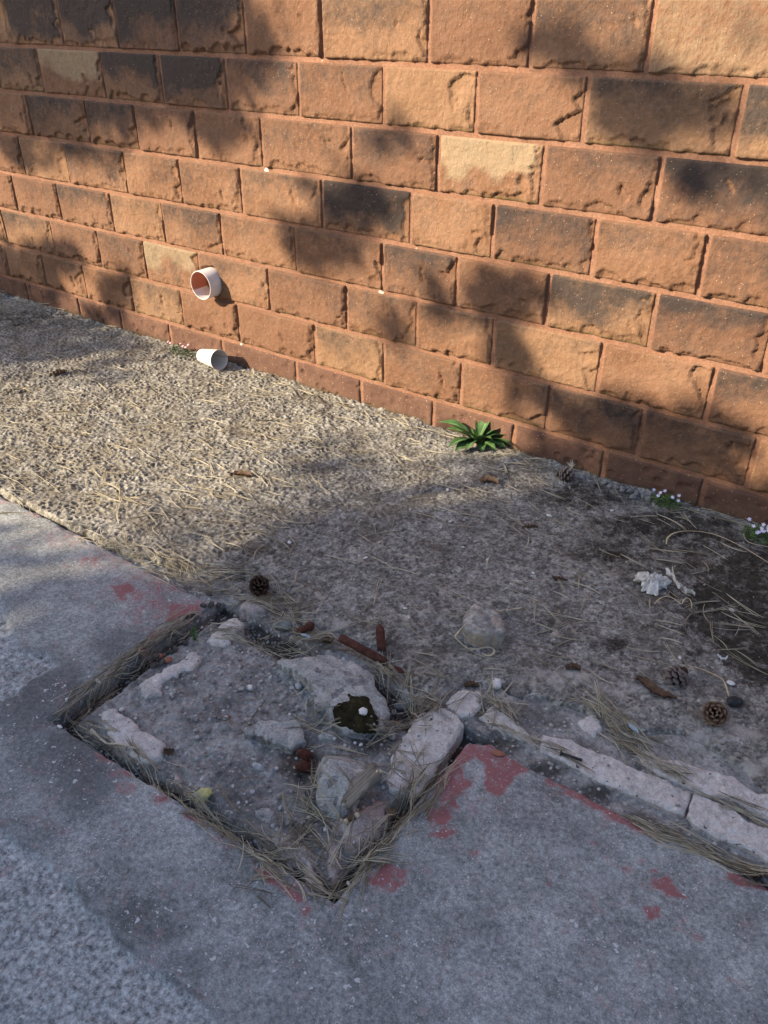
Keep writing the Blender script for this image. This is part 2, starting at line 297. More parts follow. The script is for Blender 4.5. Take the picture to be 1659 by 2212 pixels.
# height map of everything lying on the ground, so loose things can rest on it
HX0, HY0, HRES = -5.4, -3.0, .004
HM = np.full((int(3.2/HRES), int(6.8/HRES)), -.08)
def hm_write(V):
    j = np.round((V[:, 0]-HX0)/HRES).astype(int); i = np.round((V[:, 1]-HY0)/HRES).astype(int)
    ok = (i >= 0) & (i < HM.shape[0]) & (j >= 0) & (j < HM.shape[1]); np.maximum.at(HM, (i[ok], j[ok]), V[ok, 2])
def hm(x, y, r=1):
    j = int(round((x-HX0)/HRES)); i = int(round((y-HY0)/HRES))
    if not (r <= i < HM.shape[0]-r and r <= j < HM.shape[1]-r): return GZ
    return float(HM[i-r:i+r+1, j-r:j+r+1].max())
def at(px, py, lift=0.0):
    z = GZ
    for _ in range(4): P = G(px, py, z+lift); z = hm(P[0], P[1])
    return np.array([P[0], P[1], z])

# ------------------------------------------------------------------ sheets with an outline
def sdist(x, y, poly):
    P = np.asarray(poly, float); Q = np.roll(P, -1, 0)
    best = np.full(x.shape, 1e9); nx = np.zeros_like(x); ny = np.zeros_like(x); inside = np.zeros(x.shape, bool)
    for (ax, ay), (bx, by) in zip(P, Q):
        dx, dy = bx-ax, by-ay; L = dx*dx+dy*dy
        if L < 1e-14: continue
        t = np.clip(((x-ax)*dx+(y-ay)*dy)/L, 0, 1); qx = ax+t*dx; qy = ay+t*dy; d = np.hypot(x-qx, y-qy)
        m = d < best; best = np.where(m, d, best); nx = np.where(m, qx, nx); ny = np.where(m, qy, ny)
        if ay != by: inside ^= ((ay > y) != (by > y)) & (x < (bx-ax)*(y-ay)/(by-ay)+ax)
    return np.where(inside, best, -best), nx, ny
def ragged(poly, step=.012, amp=.004, freq=45, seed=0):
    out = []; P = np.asarray(poly, float); n = len(P)
    for i in range(n):
        a, b = P[i], P[(i+1) % n]; d = b-a; L = np.hypot(*d)
        if L < 1e-9: continue
        nrm = np.array([-d[1], d[0]])/L; k = max(1, int(L/step))
        if L > 2.5: k = 1
        for j in range(k):
            q = a+d*j/k; o = float(fbm(np.array([q[0]*freq]), np.array([q[1]*freq]), seed, 3)[0])
            out.append(q+nrm*o*amp*(2 if k > 1 else 0))
    return np.array(out)
def sheet_geo(poly, res, zfun, skirt=.05):
    poly = np.asarray(poly); x0, y0 = poly.min(0)-res; x1, y1 = poly.max(0)+res
    xs = np.arange(x0, x1+res, res); ys = np.arange(y0, y1+res, res)
    X, Y = np.meshgrid(xs, ys); X = X.ravel(); Y = Y.ravel(); nx_, ny_ = len(xs), len(ys)
    near = None
    d, qx, qy = sdist(X, Y, poly)
    sn = np.abs(d) < .72*res
    Cx = (X.reshape(ny_, nx_)[:-1, :-1]+res/2).ravel(); Cy = (Y.reshape(ny_, nx_)[:-1, :-1]+res/2).ravel()
    idx = np.arange(nx_*ny_).reshape(ny_, nx_)
    F = np.stack([idx[:-1, :-1], idx[:-1, 1:], idx[1:, 1:], idx[1:, :-1]], -1).reshape(-1, 4)
    okv = (d > 0) | sn
    ci = (d[F].sum(1) > 0) & okv[F].all(1)
    F = F[ci]
    X = np.where(sn, qx, X); Y = np.where(sn, qy, Y); D = np.where(sn, 0, d)
    use = np.unique(F); mp = np.full(nx_*ny_, -1); mp[use] = np.arange(len(use)); F = mp[F]
    X, Y, D = X[use], Y[use], D[use]
    Zz = zfun(X, Y, D); V = np.stack([X, Y, Zz], -1)
    E = np.concatenate([F[:, [0, 1]], F[:, [1, 2]], F[:, [2, 3]], F[:, [3, 0]]]); key = E[:, 0].astype(np.int64)*len(V)+E[:, 1]; rk = E[:, 1].astype(np.int64)*len(V)+E[:, 0]
    B = E[~np.isin(key, rk)]
    n = len(V); top = V[B]; bot = top.copy(); bot[..., 2] -= skirt
    SV = np.concatenate([top[:, 0], top[:, 1], bot[:, 1], bot[:, 0]]); m = len(B)
    SF = np.stack([n+np.arange(m), n+3*m+np.arange(m), n+2*m+np.arange(m), n+m+np.arange(m)], -1)
    return V, F, SV, SF, np.concatenate([B[:, 0], B[:, 1], B[:, 1], B[:, 0]])
def sheet(name, poly, res, zfun, mat, skirt=.05, attrfn=None, parent=None, loc=None, hmw=True):
    V, F, SV, SF, src = sheet_geo(poly, res, zfun, skirt)
    if hmw: hm_write(V)
    A = attrfn(V[:, 0], V[:, 1], V[:, 2]) if attrfn else None
    AV = np.concatenate([V, SV]); AF = np.concatenate([F, SF])
    if A: A = {k: np.concatenate([v, v[src]]) for k, v in A.items()}
    L = np.array(loc) if loc is not None else np.zeros(3)
    return mesh(name, AV-L, AF, mat, parent, tuple(L), attrs=A)

# ================================================================== THE WALL
LINEZ = [.103, .289, .480, .668, .859, 1.050, 1.241]
def line_z(k): return LINEZ[k] if k < 7 else 1.241+.19*(k-6)
J = {0: [-4.036, -3.692, -3.327, -2.971, -2.608, -2.166, -1.811, -1.454, -1.095, -.759, -.401],
     1: [-4.318, -3.897, -3.524, -3.186, -2.823, -2.406, -1.992, -1.658, -1.332, -.93, -.568],
     2: [-4.148, -3.777, -3.376, -3.021, -2.657, -2.243, -1.817, -1.493, -1.142, -.783, -.437],
     3: [-4.012, -3.652, -3.228, -2.873, -2.519, -2.097, -1.694, -1.362, -1.004, -.667],
     4: [-3.873, -3.44, -3.112, -2.748, -2.387, -1.95, -1.588, -1.203, -.837, -.48],
     5: [-4.06, -3.724, -3.279, -2.914, -2.548, -2.187, -1.812, -1.452, -1.087, -.651],
     6: [-3.89, -3.511, -3.145, -2.786, -2.429, -2.07, -1.637, -1.28, -.925, -.56]}
for k in (7, 8, 9): J[k] = [-4.1+(k % 2)*.17+.36*i+R.uniform(-.03, .03) for i in range(11)]
PL = [-4.244, -3.786, -3.447, -3.087, -2.73, -2.281, -1.929, -1.574, -1.22, -.866, -.525]
def extend(l):
    l = list(l)
    while l[0] > -7.2: l.insert(0, l[0]-R.uniform(.33, .42))
    while l[-1] < 2.6: l.append(l[-1]+R.uniform(.33, .42))
    return l
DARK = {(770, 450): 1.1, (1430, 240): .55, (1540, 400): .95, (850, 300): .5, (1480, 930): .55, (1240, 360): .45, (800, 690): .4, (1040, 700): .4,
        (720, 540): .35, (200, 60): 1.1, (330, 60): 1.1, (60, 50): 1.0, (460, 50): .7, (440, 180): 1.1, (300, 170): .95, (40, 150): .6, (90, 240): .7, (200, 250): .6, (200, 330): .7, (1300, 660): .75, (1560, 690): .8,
        (900, 380): .45, (620, 210): .5, (560, 330): .2, (1290, 100): .5, (760, 190): .4, (1100, 200): .2, (470, 290): .6, (640, 420): .45, (60, 500): .6, (1640, 260): .7, (660, 600): .35, (510, 600): .4, (1120, 90): .2}  # soot stains; top-left values raised to deepen the shade in that corner
PALE = {(1065, 350): 1.0, (160, 140): .75, (375, 565): .75, (1550, 80): .42, (1290, 400): .1}
wall = empty('sandstone_wall', (-2.3, 0.05, GZ))
tag(wall, 'orange sandstone block wall with rock-faced courses, raised mortar joints and a low plinth', 'wall')
WL = np.array(wall.location)
PLN = .082; PR = .0625; PC = W(433, 617, -PLN)      # the drain pipe
SV_, SF_, SA = [], [], {'tint': [], 'stain_shade': [], 'pale': [], 'moss': []}
nv = 0
JW = .0052      # half a joint
for k in range(0, 10):
    js = extend(J[k])
    for a, b in zip(js[:-1], js[1:]):
        x0, x1 = a+JW, b-JW; z0, z1 = line_z(k)+JW, line_z(k+1)-JW
        cxp, cyp = PX(((x0+x1)/2, 0, (z0+z1)/2))
        inview = -250 < cxp < 1950 and cyp > -120
        res = .0048 if inview else .016
        w, h = x1-x0, z1-z0; nx_ = max(8, int(w/res)); ny_ = max(6, int(h/res))
        u = np.linspace(0, w, nx_); v = np.linspace(0, h, ny_); U, Vv = np.meshgrid(u, v)
        sd = R.randrange(1, 99999); X = x0+U; Zc = z0+Vv
        nz = fbm(X*14, Zc*14, 5, 3); wv = fbm(X*40, Zc*40, 8, 3)
        f1_, f2_, hid_ = worley(X*24+.4*nz, Zc*30+.4*wv, sd % 40); H = .0165+.0028*fbm(X*5+sd, Zc*7, 3, 2)+.0016*(hid_-.5)*sst(0, .2, f2_-f1_)+.0022*nz+.0013*wv+.0009*fbm(X*120, Zc*120, 9, 2)+R.uniform(-.002, .003)
        H += (U/w-.5)*R.uniform(-.004, .004)+(Vv/h-.5)*R.uniform(-.003, .003)
        wu = U+.016*fbm(X*30, Zc*26, sd % 50, 4, .6); wz = Vv+.012*fbm(X*30, Zc*30, sd % 53+3, 4, .6)
        cut = np.zeros_like(H)
        rr = R.random()
        nch = R.choice([1, 2, 2, 3])
        for _ in range(nch):                                # broken right end
            cyv = R.uniform(.1, .85)*h; rx = R.uniform(.02, .06)*(1.7 if R.random() < .25 else 1); ry = R.uniform(.025, .075)
            sk = R.uniform(-.6, .6); pw = R.choice([.8, 1, 1.2, 2])
            r = (np.abs((wu-w-.004+sk*(wz-cyv))/rx)**pw+np.abs((wz-cyv)/ry)**pw)**(1/pw)
            cut = np.maximum(cut, sst(1.02, 1.0-.0045/rx, r)*R.uniform(.006, .017)*np.clip(.75+1.3*fbm(X*20, Zc*20, sd % 31+60, 2), .2, 1.3)+np.clip(1-r, 0, 1)*.007*R.uniform(-.6, 1))
        r = (w-wu)/R.uniform(.008, .022); cut = np.maximum(cut, sst(1.15, .75, r)*R.uniform(.003, .008))
        if R.random() < .5:                                 # a bruise inside the face
            cxv = R.uniform(.55, .9)*w; cyv = R.uniform(.25, .7)*h; rx = R.uniform(.006, .018); ry = R.uniform(.01, .032)
            r = np.sqrt(((wu-cxv+.35*(wz-cyv))/rx)**2+((wz-cyv)/ry)**2); cut = np.maximum(cut, sst(1.15, .75, r)*R.uniform(.004, .009))
        xx = R.uniform(0, .03); dmax = R.choice([.5, 1, 1, 1.5])
        while xx < w:                                       # scalloped lower arris
            rx = R.uniform(.022, .06); ry = R.uniform(.012, .042)
            r = np.sqrt(((wu-xx-rx)/rx)**2+((wz+.002)/ry)**2)
            cut = np.maximum(cut, sst(1.03, 1.0-.005/ry, r)*R.uniform(.003, .0065)*dmax+np.clip(1-r, 0, 1)*.005*dmax); xx += rx*R.uniform(1.3, 2.0)
        H = H-cut+sst(.001, .004, cut)*(.0022*fbm(X*75, Zc*75, 401, 3)+.0018*(hid_-.5))
        de = np.minimum(np.minimum(U, w-U), np.minimum(Vv, h-Vv))
        H = np.maximum(H, .0074)*(.5+.5*sst(-.001, .0042, de+.0012*wv))
        H = np.where(de < 1e-6, -.004, H)
        hole = np.hypot(X-PC[0]+.003, Zc-PC[2]-.002)+.006*fbm(X*45, Zc*45, 300, 3); H = np.where(hole < PR+.007, -.02, H)
        V = np.stack([X, -H, Zc], -1).reshape(-1, 3)-WL
        idx = nv+np.arange(nx_*ny_).reshape(ny_, nx_)
        SF_.append(np.stack([idx[:-1, :-1], idx[:-1, 1:], idx[1:, 1:], idx[1:, :-1]], -1).reshape(-1, 4)); SV_.append(V); nv += nx_*ny_
        def near(D):
            for (px, py), val in D.items():
                q = W(px, py)
                if x0 <= q[0] <= x1 and z0 <= q[2] <= z1: return val
            return None
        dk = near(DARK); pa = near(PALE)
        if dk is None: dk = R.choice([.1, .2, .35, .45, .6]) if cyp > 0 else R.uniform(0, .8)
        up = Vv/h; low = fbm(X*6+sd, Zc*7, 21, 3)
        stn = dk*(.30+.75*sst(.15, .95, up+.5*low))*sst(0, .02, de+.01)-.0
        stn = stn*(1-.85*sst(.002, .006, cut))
        pal = np.zeros_like(H) if pa is None else pa*sst(.25, .75, up+.5*low)*(1-.6*sst(.002, .006, cut))
        if pa is not None and pa < .7: pal = pa*(.55+.5*low)+.2
        SA['tint'].append(np.full(H.size, R.random())); SA['stain_shade'].append(stn.ravel()); SA['pale'].append(pal.ravel())
        SA['moss'].append((sst(.035, .0, Vv)*R.uniform(.0, .5)+.12*sst(.4, 0, Zc)+sst(.002, .006, cut)*sst(.05, .0, Vv)*.35).ravel())
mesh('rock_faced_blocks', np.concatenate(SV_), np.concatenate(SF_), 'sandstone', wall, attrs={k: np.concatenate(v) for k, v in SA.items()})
# mortar: a face behind the blocks with a slightly rounded ridge along every joint
xs = np.arange(-7.0, 2.5, .008); zs = np.arange(-.08, 3.0, .008); X, Zc = np.meshgrid(xs, zs)
H = .0052+.0014*fbm(X*60, Zc*60, 4, 3)
lime = np.zeros_like(X)
for px, py, r in [(578, 368, .03), (1100, 545-7, .0), (901, 537, .022), (825, 632, .03), (487, 556, .016), (522, 742, .02), (765, 590, .0), (470, 395, .0), (1068, 770, .0), (700, 130, .015), (590, 283, .012), (1010, 0, .01)]:
    if r: q = W(px, py); lime = np.maximum(lime, sst(r*1.2, 0, np.hypot(X-q[0], (Zc-q[2])*1.2)+.016*np.abs(fbm(X*110, Zc*110, 2, 3)))*.75)
H = np.where(np.hypot(X-PC[0]+.003, Zc-PC[2]-.002)+.005*fbm(X*45, Zc*45, 300, 3) < PR+.004, -.004, H)
V = np.stack([X, -H, Zc], -1).reshape(-1, 3)-WL; idx = np.arange(X.size).reshape(X.shape)
mesh('mortar_joints', V, np.stack([idx[:-1, :-1], idx[:-1, 1:], idx[1:, 1:], idx[1:, :-1]], -1).reshape(-1, 4), 'mortar', wall, attrs={'lime': lime.ravel()})
# plinth
PV, PF, PM = [], [], []; nv = 0; js = extend(PL)
for a, b in zip(js[:-1], js[1:]):
    x0, x1, z0, z1 = a+.004, b-.004, -.06, line_z(0)-.005
    w, h = x1-x0, z1-z0; nx_ = int(w/.005); ny_ = int(h/.005); U, Vv = np.meshgrid(np.linspace(0, w, nx_), np.linspace(0, h, ny_)); X = x0+U; Zc = z0+Vv
    H = .0125+.003*fbm(X*9, Zc*12, 31, 3)+.0015*fbm(X*50, Zc*50, 33, 3)+R.uniform(-.002, .002)
    f1, f2, hid = worley(X*26, Zc*30, 77); H -= .007*sst(.42, .28, f1)*(hid > .55)*sst(.0, .3, fbm(X*7, Zc*7, 90, 2)+.25); H = np.maximum(H, .0078)
    de = np.minimum(np.minimum(U, w-U), h-Vv); H = H*(.2+.8*sst(-.001, .009, de+.003*fbm(X*40, Zc*40, 12, 2))); H = np.where(de < 1e-6, -.003, H)
    idx = nv+np.arange(nx_*ny_).reshape(ny_, nx_); nv += nx_*ny_
    PF.append(np.stack([idx[:-1, :-1], idx[:-1, 1:], idx[1:, 1:], idx[1:, :-1]], -1).reshape(-1, 4)); PV.append(np.stack([X, -H, Zc], -1).reshape(-1, 3)-WL)
    PM.append((sst(.03, -.01, Zc)*.9+.25*fbm(X*9, Zc*9, 6, 2)).ravel())
mesh('plinth', np.concatenate(PV), np.concatenate(PF), 'plinth_stone', wall, attrs={'moss': np.concatenate(PM)})
# body of the wall behind the facing
mesh('wall_core', np.array([(x, y, z) for x in (-7.0, 2.5) for y in (.006, .42) for z in (-.1, 2.99)])-WL, [(0, 1, 3, 2), (4, 6, 7, 5), (0, 4, 5, 1), (2, 3, 7, 6), (1, 5, 7, 3), (0, 2, 6, 4)], 'mortar', wall, smooth=False, attrs={'lime': np.zeros(8)})
# drain pipe stub
def lathe(prof, n=48, cap=False):
    V = []; F = []
    for (r, z) in prof:
        for i in range(n): a = 2*math.pi*i/n; V.append((r*math.cos(a), r*math.sin(a), z))
    for k in range(len(prof)-1):
        for i in range(n): F.append((k*n+i, k*n+(i+1) % n, (k+1)*n+(i+1) % n, (k+1)*n+i))
    return np.array(V), F
V, F = lathe([(PR, -.02), (PR, PLN-.0015), (PR-.001, PLN), (PR-.003, PLN), (PR-.0038, PLN-.001)])
Vw = np.stack([V[:, 0], -V[:, 2], V[:, 1]], -1)+np.array([PC[0], 0, PC[2]])-WL
pipe = mesh('drain_pipe', Vw, F, 'pvc', wall); tag(pipe, 'short white plastic drain pipe sticking out of the wall')
V, F = lathe([(PR-.0038, PLN-.001), (PR-.0038, -.10), (.001, -.101)])
Vw = np.stack([V[:, 0], -V[:, 2], V[:, 1]], -1)+np.array([PC[0], 0, PC[2]])-WL
# bottom third of the bore is white, upper part stained terracotta
mi = [0 if (sum(V[j][1] for j in f)/4 < -.032) else 1 for f in F]
mesh('pipe_bore', Vw, F, 'pvc', pipe, mats=['pipe_clay'], midx=mi)

# ================================================================== GROUND
EDGE_Y = float(G(457, 1303)[1])
pit = [G(457, 1303)[:2], G(110, 1556)[:2], G(722, 1950)[:2], G(1012, 1603)[:2]]
e1 = [G(*q)[:2] for q in [(1060, 1606), (1140, 1658), (1240, 1706), (1400, 1790), (1530, 1853), (1659, 1907)]]
pav = [(-7.0, EDGE_Y-.01), tuple(G(0, 1070)[:2])]+[tuple(G(*q)[:2]) for q in [(120, 1128), (280, 1212), (380, 1262)]]+[tuple(q) for q in pit]+[tuple(q) for q in e1]+[(1.4, EDGE_Y+.03), (1.4, -3.4), (-7.0, -3.4)]
# the near field is fine, the far left and the strip behind the camera are coarse sheets butted on
pav_fine = [(-3.2, EDGE_Y+.002)]+pav[1:-3]+[(.55, EDGE_Y+.025), (.55, -2.75), (-3.2, -2.75)]
pav_fine = ragged(pav_fine, .012, .0022, 60, 3)
def blob(x, y, pts, k='o'):
    """soft field, 1 inside the listed (px, py, rx, ry, value) ellipses measured on the ground"""
    o = np.zeros_like(x)
    for px, py, rx, ry, val in pts:
        c = G(*ZP(k, px, py)); s = ZO[k][2]; ex = G(ZP(k, px, py)[0]+rx*s, ZP(k, px, py)[1])-c; ey = G(ZP(k, px, py)[0], ZP(k, px, py)[1]+ry*s)-c
        M = np.array([[ex[0], ey[0]], [ex[1], ey[1]]]); I = np.linalg.inv(M); dx, dy = x-c[0], y-c[1]
        r = np.hypot(I[0, 0]*dx+I[0, 1]*dy, I[1, 0]*dx+I[1, 1]*dy); o = np.maximum(o, val*sst(1.35, .35, r))
    return o
RED = [(1030, 1640, 45, 45, .95), (990, 1680, 40, 60, .85), (1080, 1665, 60, 30, .85), (955, 1740, 35, 60, .85), (1120, 1660, 30, 14, .9), (960, 1785, 40, 20, .6),
       (1020, 1835, 14, 12, .9), (840, 1895, 42, 36, .78), (1000, 1740, 60, 40, .45), (1190, 1690, 22, 10, .95), (1235, 1710, 30, 12, .95), (1290, 1740, 36, 13, .95), (1340, 1765, 34, 11, .95), (1390, 1790, 36, 12, .9), (1425, 1808, 24, 9, .8),
       (1430, 1915, 36, 26, .9), (1410, 1972, 17, 17, .95), (1470, 2012, 20, 12, .72), (1595, 1900, 36, 15, .92), (1645, 1918, 34, 14, .92), (1290, 1800, 10, 7, .85), (1285, 1818, 14, 8, .8), (1360, 1875, 12, 10, .9), (1415, 1884, 14, 7, .85), (1385, 1858, 18, 7, .75),
       (1300, 1965, 14, 7, .75), (1220, 2010, 12, 12, .65), (1240, 2122, 20, 8, .85), (1580, 2120, 16, 7, .85), (1190, 1912, 8, 6, .85), (1160, 1900, 8, 5, .8), (1510, 2030, 14, 10, .75), (1480, 1985, 12, 7, .75),
       (220, 1632, 22, 20, .75), (262, 1668, 26, 20, .85), (270, 1700, 26, 24, .68), (345, 1722, 30, 15, .7), (412, 1762, 26, 12, .8), (470, 1812, 20, 9, .7), (500, 1826, 16, 8, .72), (575, 1890, 26, 14, .82), (630, 1925, 44, 18, .78), (662, 1962, 14, 12, .85), (715, 1960, 18, 8, .7), (230, 1942, 10, 8, .6), (790, 1965, 8, 6, .8),
       (395, 1318, 70, 36, .8), (430, 1300, 30, 16, .75), (330, 1295, 90, 50, .6), (275, 1275, 60, 40, .6), (300, 1330, 60, 40, .5), (230, 1210, 90, 30, .55), (150, 1160, 90, 24, .5), (330, 1250, 80, 30, .5), (345, 1372, 26, 13, .75), (312, 1402, 26, 8, .75), (260, 1210, 46, 12, .75), (140, 1138, 22, 8, .8), (100, 1112, 50, 10, .6), (30, 1080, 60, 12, .65), (200, 1180, 46, 10, .5)]
ZO['r8'] = (829.5, 1555.4, .5); ZO['r7'] = (0, 1555.4, .5)
REDP = [('r8', [(365, 88), (440, 95), (510, 130), (590, 180), (640, 210), (560, 240), (530, 300), (480, 335), (425, 275), (445, 205), (400, 160), (345, 190), (338, 240), (385, 275), (300, 330), (325, 385), (270, 365), (215, 325), (222, 265), (268, 200), (312, 138)]),
        ('r8', [(180, 392), (265, 370), (300, 420), (250, 450), (190, 432)]), ('r8', [(250, 468), (320, 485), (265, 512), (190, 502)]), ('r8', [(715, 250), (800, 285), (900, 340), (1000, 395), (1090, 440), (1200, 495), (1170, 505), (1060, 460), (970, 415), (880, 365), (790, 315)]),
        ('r8', [(1160, 678), (1225, 690), (1275, 735), (1310, 765), (1230, 760), (1165, 720)]), ('r8', [(1128, 812), (1185, 812), (1192, 850), (1150, 862)]), ('r8', [(1475, 655), (1560, 680), (1659, 720), (1720, 760), (1620, 735), (1530, 708)]), ('r8', [(0, 605), (50, 630), (100, 655), (90, 705), (40, 742), (0, 735), (-60, 690)]),
        ('r7', [(1105, 635), (1160, 650), (1210, 700), (1300, 770), (1345, 790), (1250, 770), (1190, 720), (1130, 670)]), ('r7', [(1300, 810), (1335, 805), (1340, 835), (1310, 842)]), ('r7', [(790, 390), (830, 400), (870, 440), (820, 430)]), ('r7', [(500, 215), (550, 220), (575, 240), (520, 245)]), ('r7', [(420, 130), (470, 160), (490, 190), (440, 165)]), ('r7', [(690, 320), (740, 345), (690, 345)]),
        ('r5', [(740, 535), (800, 530), (860, 545), (830, 590), (770, 620), (720, 610), (730, 570)]), ('r5', [(480, 460), (560, 450), (590, 480), (530, 490), (560, 540), (500, 500)]), ('r5', [(640, 660), (690, 665), (680, 690), (645, 685)])]
REDW = [np.array([G(*q)[:2] for q in Z(k, p)]) for k, p in REDP]
NORED = [(1020, 1672, 34, 34, 1)]
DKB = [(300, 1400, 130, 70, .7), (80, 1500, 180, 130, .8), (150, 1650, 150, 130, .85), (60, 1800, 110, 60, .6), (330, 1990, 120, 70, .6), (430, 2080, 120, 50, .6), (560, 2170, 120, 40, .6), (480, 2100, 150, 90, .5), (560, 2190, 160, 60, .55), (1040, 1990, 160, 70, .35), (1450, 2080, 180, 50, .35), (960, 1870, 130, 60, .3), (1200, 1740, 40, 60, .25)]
PLB = [(1220, 1840, 40, 14, .7), (1330, 1760, 40, 14, .6), (1400, 1850, 50, 20, .4), (1290, 1900, 80, 30, .35), (255, 1465, 26, 16, .7), (190, 1530, 50, 30, .4), (420, 1305, 46, 12, .5), (470, 1790, 60, 30, .3), (165, 1570, 26, 8, .9)]
CO1 = np.array([G(*q)[:2] for q in [(-200, 1700), (0, 1790), (90, 1850), (150, 1895), (215, 1990), (300, 2060), (420, 2150), (500, 2230), (560, 2350), (-400, 2700), (-900, 2100)]])
CO2 = np.array([G(*q)[:2] for q in [(-60, 1230), (-10, 1245), (8, 1310), (30, 1380), (55, 1400), (110, 1410), (125, 1440), (60, 1470), (40, 1500), (-20, 1520), (-200, 1560), (-300, 1400)]])
def coarse(x, y):
    wx = x+.014*fbm(x*14, y*14, 61, 4); wy = y+.014*fbm(x*14, y*14, 66, 4)
    return np.maximum(sst(-.004, .007, sdist(wx, wy, CO1)[0]), sst(-.005, .012, sdist(wx, wy, CO2)[0]))
def pav_z(x, y, d):
    co = coarse(x, y)
    z = GZ+.0022*fbm(x*4, y*4, 41, 3)+.0005*fbm(x*70, y*70, 42, 3)
    f1, f2, hid = worley(x*75, y*75, 43)
    z = z-co*(.0095-.0032*fbm(x*55, y*55, 44, 3)-.0022*(1-f1))
    ch = sst(.016, .0, d)*np.clip(fbm(x*16, y*16, 47, 3)+.1, 0, 1)*.010
    return z-.0035*sst(.006, 0, d)-ch
def pav_attr(x, y, z):
    wx = x+.010*fbm(x*30, y*30, 71, 4); wy = y+.010*fbm(x*30, y*30, 75, 4)
    w2x = x+.006*fbm(x*60, y*60, 78, 4); w2y = y+.006*fbm(x*60, y*60, 79, 4); rp = np.zeros_like(x)
    for P in REDW:
        c = P.mean(0); r = np.abs(P-c).max()+.03; m = (np.abs(x-c[0]) < r) & (np.abs(y-c[1]) < r)
        if m.any(): rp[m] = np.maximum(rp[m], sst(-.006, .003, sdist(w2x[m], w2y[m], P)[0]))
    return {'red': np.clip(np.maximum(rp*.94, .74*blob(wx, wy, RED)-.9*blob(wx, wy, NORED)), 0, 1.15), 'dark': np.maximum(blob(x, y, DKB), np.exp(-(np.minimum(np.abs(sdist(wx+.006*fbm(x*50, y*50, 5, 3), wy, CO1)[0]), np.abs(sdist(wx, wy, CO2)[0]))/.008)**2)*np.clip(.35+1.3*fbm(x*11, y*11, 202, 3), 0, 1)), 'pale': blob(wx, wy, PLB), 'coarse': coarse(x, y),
            'fleck': blob(x, y, [(120, 1500, 170, 90, 1), (450, 1980, 170, 90, .8), (900, 2100, 200, 110, .5), (640, 2050, 100, 100, .7)])}
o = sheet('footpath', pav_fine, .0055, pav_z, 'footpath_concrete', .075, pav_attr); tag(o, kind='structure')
# coarse continuations of the path and the earth under everything, out to the horizon
def flat(name, x0, y0, x1, y1, z, mat, t=.07):
    V = [(x, y, zz) for zz in (z-t, z) for x, y in ((x0, y0), (x1, y0), (x1, y1), (x0, y1))]
    return mesh(name, V, [(4, 5, 6, 7), (0, 1, 5, 4), (1, 2, 6, 5), (2, 3, 7, 6), (3, 0, 4, 7)], mat, smooth=False)
for a in ((-14, -5, -3.203, EDGE_Y), (.553, -5, 8, EDGE_Y+.02), (-3.203, -5, .553, -2.753)): tag(flat('footpath_continuation', *a, GZ-.001, 'footpath_concrete'), kind='structure')
tag(flat('ground', -80, -80, 80, 80, -.125, 'soil', .05), kind='structure')

# soil bed in the hole and along the channel
bx0, bx1, by0, by1 = -2.0, 1.2, -1.98, -.95
def soil_z(x, y, d):
    inpit = sdist(x, y, np.array([(-1.45, -1.90), (-.57, -1.90), (-.57, -1.28), (-1.45, -1.28)]))[0]
    cen = sst(.020, .052, sdist(x, y, np.array(pit))[0])
    z = np.where(inpit > 0, -.056+.028*cen, -.028+.006*sst(-1.30, -1.18, y))+.007*fbm(x*9, y*9, 51, 3)
    f1, f2, hid = worley(x*62, y*62, 53); z = z+.006*(1-f1)*sst(.35, .7, hid)+.0035*fbm(x*60, y*60, 54, 3)
    f1, f2, hid = worley(x*30, y*30, 57); z = z+.010*np.clip(.55-f1, 0, 1)*(hid > .6)
    return np.minimum(z, -.019)
def soil_attr(x, y, z):
    return {'damp_shade': np.maximum(sst(-.036, -.056, z)*.95, blob(x, y, [(650, 1640, 60, 70, .9), (620, 1690, 60, 50, .5), (830, 1450, 60, 40, .6), (560, 1760, 90, 50, .5), (800, 1590, 80, 40, .7), (470, 1560, 60, 22, .3), (600, 1500, 60, 20, .35), (1085, 1605, 60, 30, .75), (1180, 1655, 60, 26, .75), (1280, 1705, 60, 26, .75), (1380, 1765, 60, 26, .75), (1500, 1830, 90, 26, .7), (1640, 1890, 80, 30, .7), (1040, 1530, 40, 26, .6)]))}
o = sheet('soil_bed', [(bx0, by0), (bx1, by0), (bx1, by1), (bx0, by1)], .0042, soil_z, 'soil', .05, soil_attr); tag(o, kind='structure')

